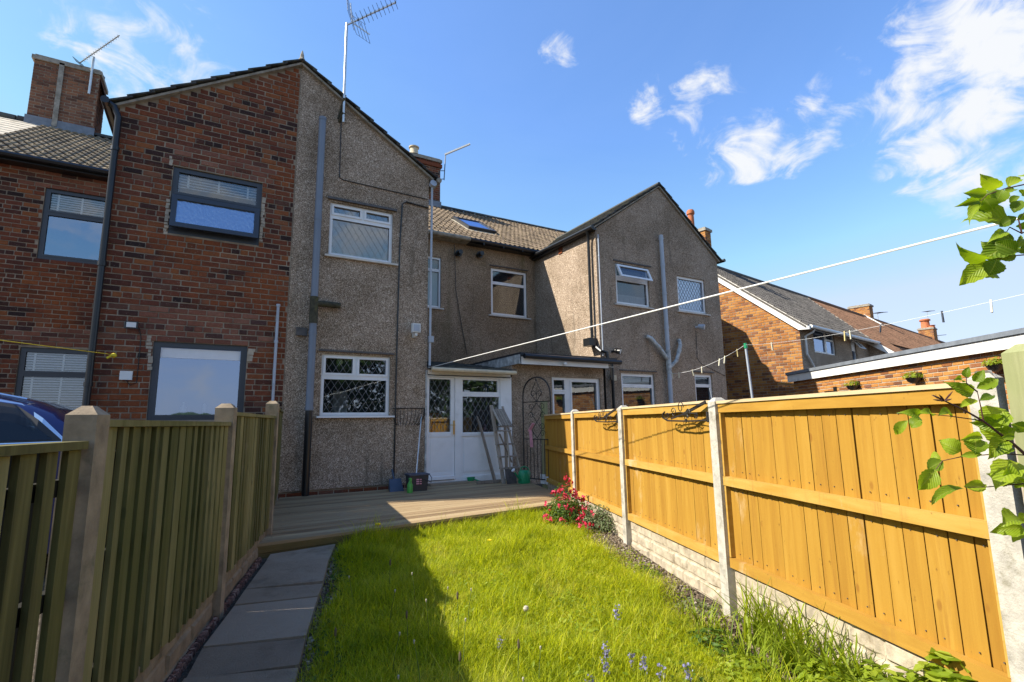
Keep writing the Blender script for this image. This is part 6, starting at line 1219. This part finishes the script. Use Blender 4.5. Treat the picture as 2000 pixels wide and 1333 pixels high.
ab = thing('tv_aerial', 'yagi aerial strapped to the tall brick chimney at upper left', 'aerial', (-3.28, 15.8, 8.5)); part('mast', MB().tube([(-3.26, 15.78, 8.45), (-3.25, 15.78, 9.50)], .028, 8), M['alu'], ab, smooth=True)
C0 = Vector((-3.52, 15.8, 9.24)); C1 = Vector((-2.70, 15.3, 10.0)); cd_ = (C1-C0).normalized(); cz_ = Vector((0,0,1)).cross(cd_).normalized(); cv_ = cd_.cross(cz_); em = MB(); em.bar(C0, C1, .018, .018)
for k in range(15): p = C0.lerp(C1, .12+k*.06); em.tube([p-(cz_*.5+cv_).normalized()*.13, p+(cz_*.5+cv_).normalized()*.13], .009, 4)
part('boom', em, M['black'], ab); rf = MB(); 
for k in range(4): p = C0-cv_*(.09-.06*k); rf.tube([p-cz_*.15, p+cz_*.15], .006, 4)
rf.tube([C0-cv_*.09-cz_*.15, C0+cv_*.09-cz_*.15], .005, 4).tube([C0-cv_*.09+cz_*.15, C0+cv_*.09+cz_*.15], .005, 4); part('reflector_grid', rf, M['black'], ab)
ac = thing('tv_aerial', 'small white boxed aerial on the side of the middle chimney', 'aerial', (6.48, 15.85, 8.3)); part('mast', MB().tube([(6.50, 15.8, 8.40), (6.55, 15.8, 9.34)], .018, 6).bar((6.40, 15.9, 8.77), (6.52, 15.8, 8.75), .02, .02).bar((6.40, 15.9, 8.45), (6.52, 15.8, 8.45), .02, .02), M['bluegrey'], ac); part('aerial_body', MB().bar((6.52, 15.8, 9.36), (7.27, 15.3, 9.72), .06, .05), M['white_plastic'], ac)
def far_aerial(x, y, z, h, lab):
    o = thing('tv_aerial', lab, 'aerial', (x, y, z)); part('mast', MB().tube([(x, y, z), (x, y, z+h)], .02, 5), M['alu'], o); mb = MB().tube([(x-.5, y, z+h-.02), (x+.6, y-.3, z+h+.1)], .015, 5)
    for k in range(6): mb.tube([(x-.4+.18*k, y-.3+.0*k, z+h+.02*k), (x-.4+.18*k, y+.2, z+h+.02*k)], .012, 4)
    part('boom', mb, M['black'], o)
far_aerial(*RW(36.2, 12.7, 5.8), .55, 'far aerial beside the plain far chimney'); far_aerial(*RW(49.1, 12.9, 6.2), 1.9, 'tall far aerial on the chimney with the terracotta pot'); far_aerial(*RW(50.6, 12.7, 5.8), .5, 'lowest far aerial right of the last chimney')

# ------------------------------------------------------------------ hanging planters on the garage wall
for i, (s, z, lab, n) in enumerate(((2.85, .69, 'black hanging planter with trailing green plant on the garage wall, left one', 60), (4.65, .71, 'black hanging planter full of green leaves, middle of the garage wall', 80), (6.35, .76, 'hanging planter behind the near concrete post', 110), (2.0, .62, 'small empty black planter bowl in the shade of the garage wall', 0))):
    P = FGa(s, .14, z); o = thing('wall_planter', lab, 'planter', P, 'planters along the garage wall')
    part('bowl', MB().lathe([(.03, -.11), (.09, -.07), (.125, .0), (.115, .0), (.08, -.05)], P, 12), M['black'], o, smooth=True); part('back_plate', MB().fbox(FGa, s-.06, s+.06, .012, .03, z-.05, z+.10), M['black'], o)
    if n: q, nn_ = ball(P, (.17, .17, .14), n*3, 70+i, .5); leaf_cloud('foliage', q, nn_, np.full(len(q), .045), .4, LB, o, 71+i)
# ------------------------------------------------------------------ car behind the left fence
CAR = thing('parked_car', 'dark blue hatchback parked behind the left fence with bright window trim', 'car', (-2.9, 6.5, -1.2))
car_y0, car_w = 5.62, 1.74; xr = -.86                        # rear bumper x; the car runs to -x
def CP(u, n, z): return Vector((xr-u, car_y0+n, z))
ROOF = [(.10, -.12), (.14, .0), (.20, .085), (.30, .165), (.46, .245), (.70, .31), (1.1, .345), (1.7, .355), (2.2, .335), (2.6, .26), (3.0, .10), (3.25, -.04)]
BELT = [(.10, -.10), (.6, -.115), (1.2, -.135), (2.0, -.15), (3.25, -.17)]
iz = lambda T, u: float(np.interp(u, [q[0] for q in T], [q[1] for q in T]))
mb = MB(); st = [.10, .14, .20, .30, .46, .70, 1.1, 1.7, 2.2, 2.6, 3.0, 3.25]
def ring(u):
    b = iz(BELT, u); t = iz(ROOF, u); h = max(t-b, .001); ins = min(.20, .5*h)
    half = [(0, b), (ins*.30, b+h*.45), (ins*.75, b+h*.80), (ins+.05, b+h*.93), (ins+.20, b+h*.985), (car_w/2, t)]
    return [CP(u, n, z) for n, z in half]+[CP(u, car_w-n, z) for n, z in half[-2::-1]]
b0 = 0; R_ = [ring(u) for u in st]; m_ = len(R_[0]); mb.v = [tuple(p) for q in R_ for p in q]
for i in range(len(st)-1):
    for j in range(m_-1): mb.f.append((i*m_+j, i*m_+j+1, (i+1)*m_+j+1, (i+1)*m_+j))
cab = part('roof', mb, M['carpaint'], CAR, smooth=True, fix=True)
prof = [(.02, -.80), (.0, -.45), (.06, -.16), (.10, -.10), (.6, -.115), (2.0, -.15), (3.25, -.17), (3.9, -.30), (4.2, -.42), (4.28, -.62), (4.24, -.95), (3.9, -1.0), (.2, -1.0), (.05, -.93)]
mb = MB(); ins_ = [0, .03, .0]; n = len(prof); cx = (2.1, -.55)
for nn, sc_ in ((-.0, .985), (.05, 1.0), (car_w-.05, 1.0), (car_w, .985)): mb.v += [tuple(CP(cx[0]+(u-cx[0])*sc_, nn, cx[1]+(z-cx[1])*sc_)) for u, z in prof]
for l in range(3): mb.f += [(l*n+k, l*n+(k+1)%n, (l+1)*n+(k+1)%n, (l+1)*n+k) for k in range(n)]
mb.f += [tuple(range(n)), tuple(3*n+k for k in reversed(range(n)))]; part('body', mb, M['carpaint'], CAR, smooth=True)
def sidepatch(pts, off):   # patch on the near flank, pts (u, f) with f = fraction between belt and roof
    out_ = []
    for u, f in pts:
        b = iz(BELT, u); t = iz(ROOF, u); h = t-b; ins = min(.20, .5*h); nn = np.interp(f, [0, .45, .80, .93], [0, ins*.30, ins*.75, ins+.05]); out_.append(CP(u, nn-off, b+h*f))
    return out_
def flank(u0, u1, f0, f1, off, taper=0):
    mb = MB(); n_ = 16
    for i in range(n_):
        ua = u0+(u1-u0)*i/n_; ub = u0+(u1-u0)*(i+1)/n_
        fa = min(f1, f0+(f1-f0)*(taper and min(1, (ua-u0+.02)/taper) or 1)); fb = min(f1, f0+(f1-f0)*(taper and min(1, (ub-u0+.02)/taper) or 1)); fm = lambda x: f0+(x-f0)*.55
        for q in ([(ua,f0),(ub,f0),(ub,fm(fb)),(ua,fm(fa))], [(ua,fm(fa)),(ub,fm(fb)),(ub,fb),(ua,fa)]): mb.face(sidepatch(q, off))
    return mb
part('window_trim', flank(.17, 3.0, .0, .88, .018, .26), M['chrome'], CAR, fix=False); part('window_seal', flank(.20, 2.95, .03, .83, .022, .27), M['cartrim'], CAR, fix=False)
part('side_window', flank(.26, .92, .07, .76, .027, .27), M['carglass'], CAR, fix=False); part('side_window', flank(1.05, 1.75, .06, .76, .027), M['carglass'], CAR, fix=False); part('side_window', flank(1.85, 2.7, .06, .76, .027), M['carglass'], CAR, fix=False)
rl_m = MB()
for i in range(8): ua = .5+i*.22; pa = sidepatch([(ua, .93), (ua+.22, .93)], .0); rl_m.tube([pa[0]+Vector((0, 0, .022)), pa[1]+Vector((0, 0, .022))], .012, 6)
part('roof_rail', rl_m, M['chrome'], CAR, smooth=True)
hb_ = MB(); hb_.face([CP(.085,.25,-.06),CP(.085,car_w-.25,-.06),CP(.21,car_w-.32,.13),CP(.21,.32,.13)]); part('rear_window', hb_, M['carglass'], CAR, fix=False)
hb_ = MB(); hb_.face([CP(2.62,.3,.28),CP(2.62,car_w-.3,.28),CP(3.2,car_w-.18,.0),CP(3.2,.18,.0)]); part('windscreen', hb_, M['carglass'], CAR, fix=False)
part('tail_lamp', MB().box(xr-.16, xr-.0, car_y0-.006, car_y0+.2, -.36, -.16), simple('tail_lamp', (.35,.01,.01), .2, .05), CAR)
for u in (.85, 3.45):
    for nn in (.0, car_w-.2):
        wh = part('wheel', MB().tube([CP(u, nn, -.90), CP(u, nn+.2, -.90)], .31, 20), M['tyre'], CAR, smooth=True); part('rim', MB().tube([CP(u, nn-.006, -.90), CP(u, nn+.01, -.90)], .20, 14), M['alu'], wh)
# things on the sill of the left downstairs window
q, nn_ = ball((-1.95, 11.86, .14), (.16, .07, .17), 140, 90, .2); tag(leaf_cloud('white_flowers', q, nn_, np.full(140, .06), .7, M['sheet'], None, 91), 'crumpled white bundle on the ledge of the left downstairs window', 'bundle')
for i, (x, lab) in enumerate(((-.36, 'white bottle standing inside the large dark grey window, left one'), (-.10, 'slim white bottle standing inside the large dark grey window'))): tag(part('bottle', MB().lathe([(.035, 0), (.036, .09), (.014, .13), (.014, .17)] if i == 0 else [(.022, 0), (.022, .13), (.01, .15)], (x, 8.90, .19), 10), M['white_plastic'], smooth=True), lab, 'bottle', 'bottles on the kitchen window ledge')
# ------------------------------------------------------------------ trees behind the camera, seen mirrored in the window panes
def tree(x, y, h, w, n, seed, lab):
    o = thing('tree', lab, 'tree', (x, y, -1.3), 'trees across the gardens behind the camera'); r_ = np.random.default_rng(seed)
    tb = MB().tube([(x, y, -1.3), (x+.1, y, h*.25), (x, y+.1, h*.6), (x-.1, y, h*.9)], [.22, .17, .10, .03], 8)
    for k in range(9): a_ = r_.uniform(0, 6.28); z = h*r_.uniform(.2, .6); tb.tube([(x, y, z), (x+math.cos(a_)*w*.4, y+math.sin(a_)*w*.4, z+h*.15), (x+math.cos(a_)*w*.75, y+math.sin(a_)*w*.75, z+h*.28)], [.07, .045, .015], 6)
    part('trunk', tb, M['stem_red'], o); P = []; Nn = []
    for k in range(26): d = r_.normal(size=3); d /= np.linalg.norm(d); c = np.array([x, y, h*.52])+d*np.array([w*.8, w*.8, h*.42])*r_.random()**.4; p, q = ball(c, (w*.30, w*.30, w*.26), n//26, seed*50+k, 0.01); P.append(p); Nn.append(q)
    leaf_cloud('crown', np.concatenate(P), np.concatenate(Nn), np.full(sum(len(p) for p in P), .26), .6, LD, o, seed+1)
HG = thing('hedge', 'tall garden hedge behind the camera', 'hedge', (11, -7, -1.3)); r = np.random.default_rng(77); N = 11000
hp = np.stack([2.8+18*r.random(N), -7.2+1.3*r.random(N)-.6, -1.3+(4.2+.7*np.sin(np.arange(N)))*r.random(N)**.8], 1); hp[:, 2] *= 1; leaf_cloud('foliage', hp, r.normal(size=(N, 3))+np.array([0, 1.2, .4]), np.full(N, .24), .6, LD, HG, 78)
hb2 = MB()
for k in range(26): x = 2.9+.7*k; hb2.tube([(x, -7.2, -1.3), (x+.1, -7.2, .2), (x-.1, -7.15, 2.2)], [.07, .05, .02], 6)
part('stem', hb2, M['stem_red'], HG)
tree(5.0, -8.0, 5.0, 3.0, 6500, 201, 'broad dark green tree behind the camera'); tree(8.4, -8.4, 10.2, 3.4, 7600, 202, 'tallest tree behind the camera'); tree(13.0, -9.0, 7.5, 3.6, 6500, 203, 'rounded tree behind the camera on the right'); tree(2.9, -7.4, 3.2, 1.7, 3600, 204, 'low bushy tree directly behind the camera'); tree(18.0, -8.5, 6.0, 3.4, 5200, 205, 'spreading tree far behind the camera on the right')

# ------------------------------------------------------------------ lift everything so that the ground is near z = 0
for o in list(COL.objects):
    if o.parent is None and o.type not in ('CAMERA', 'LIGHT'): o.location.z += EYE
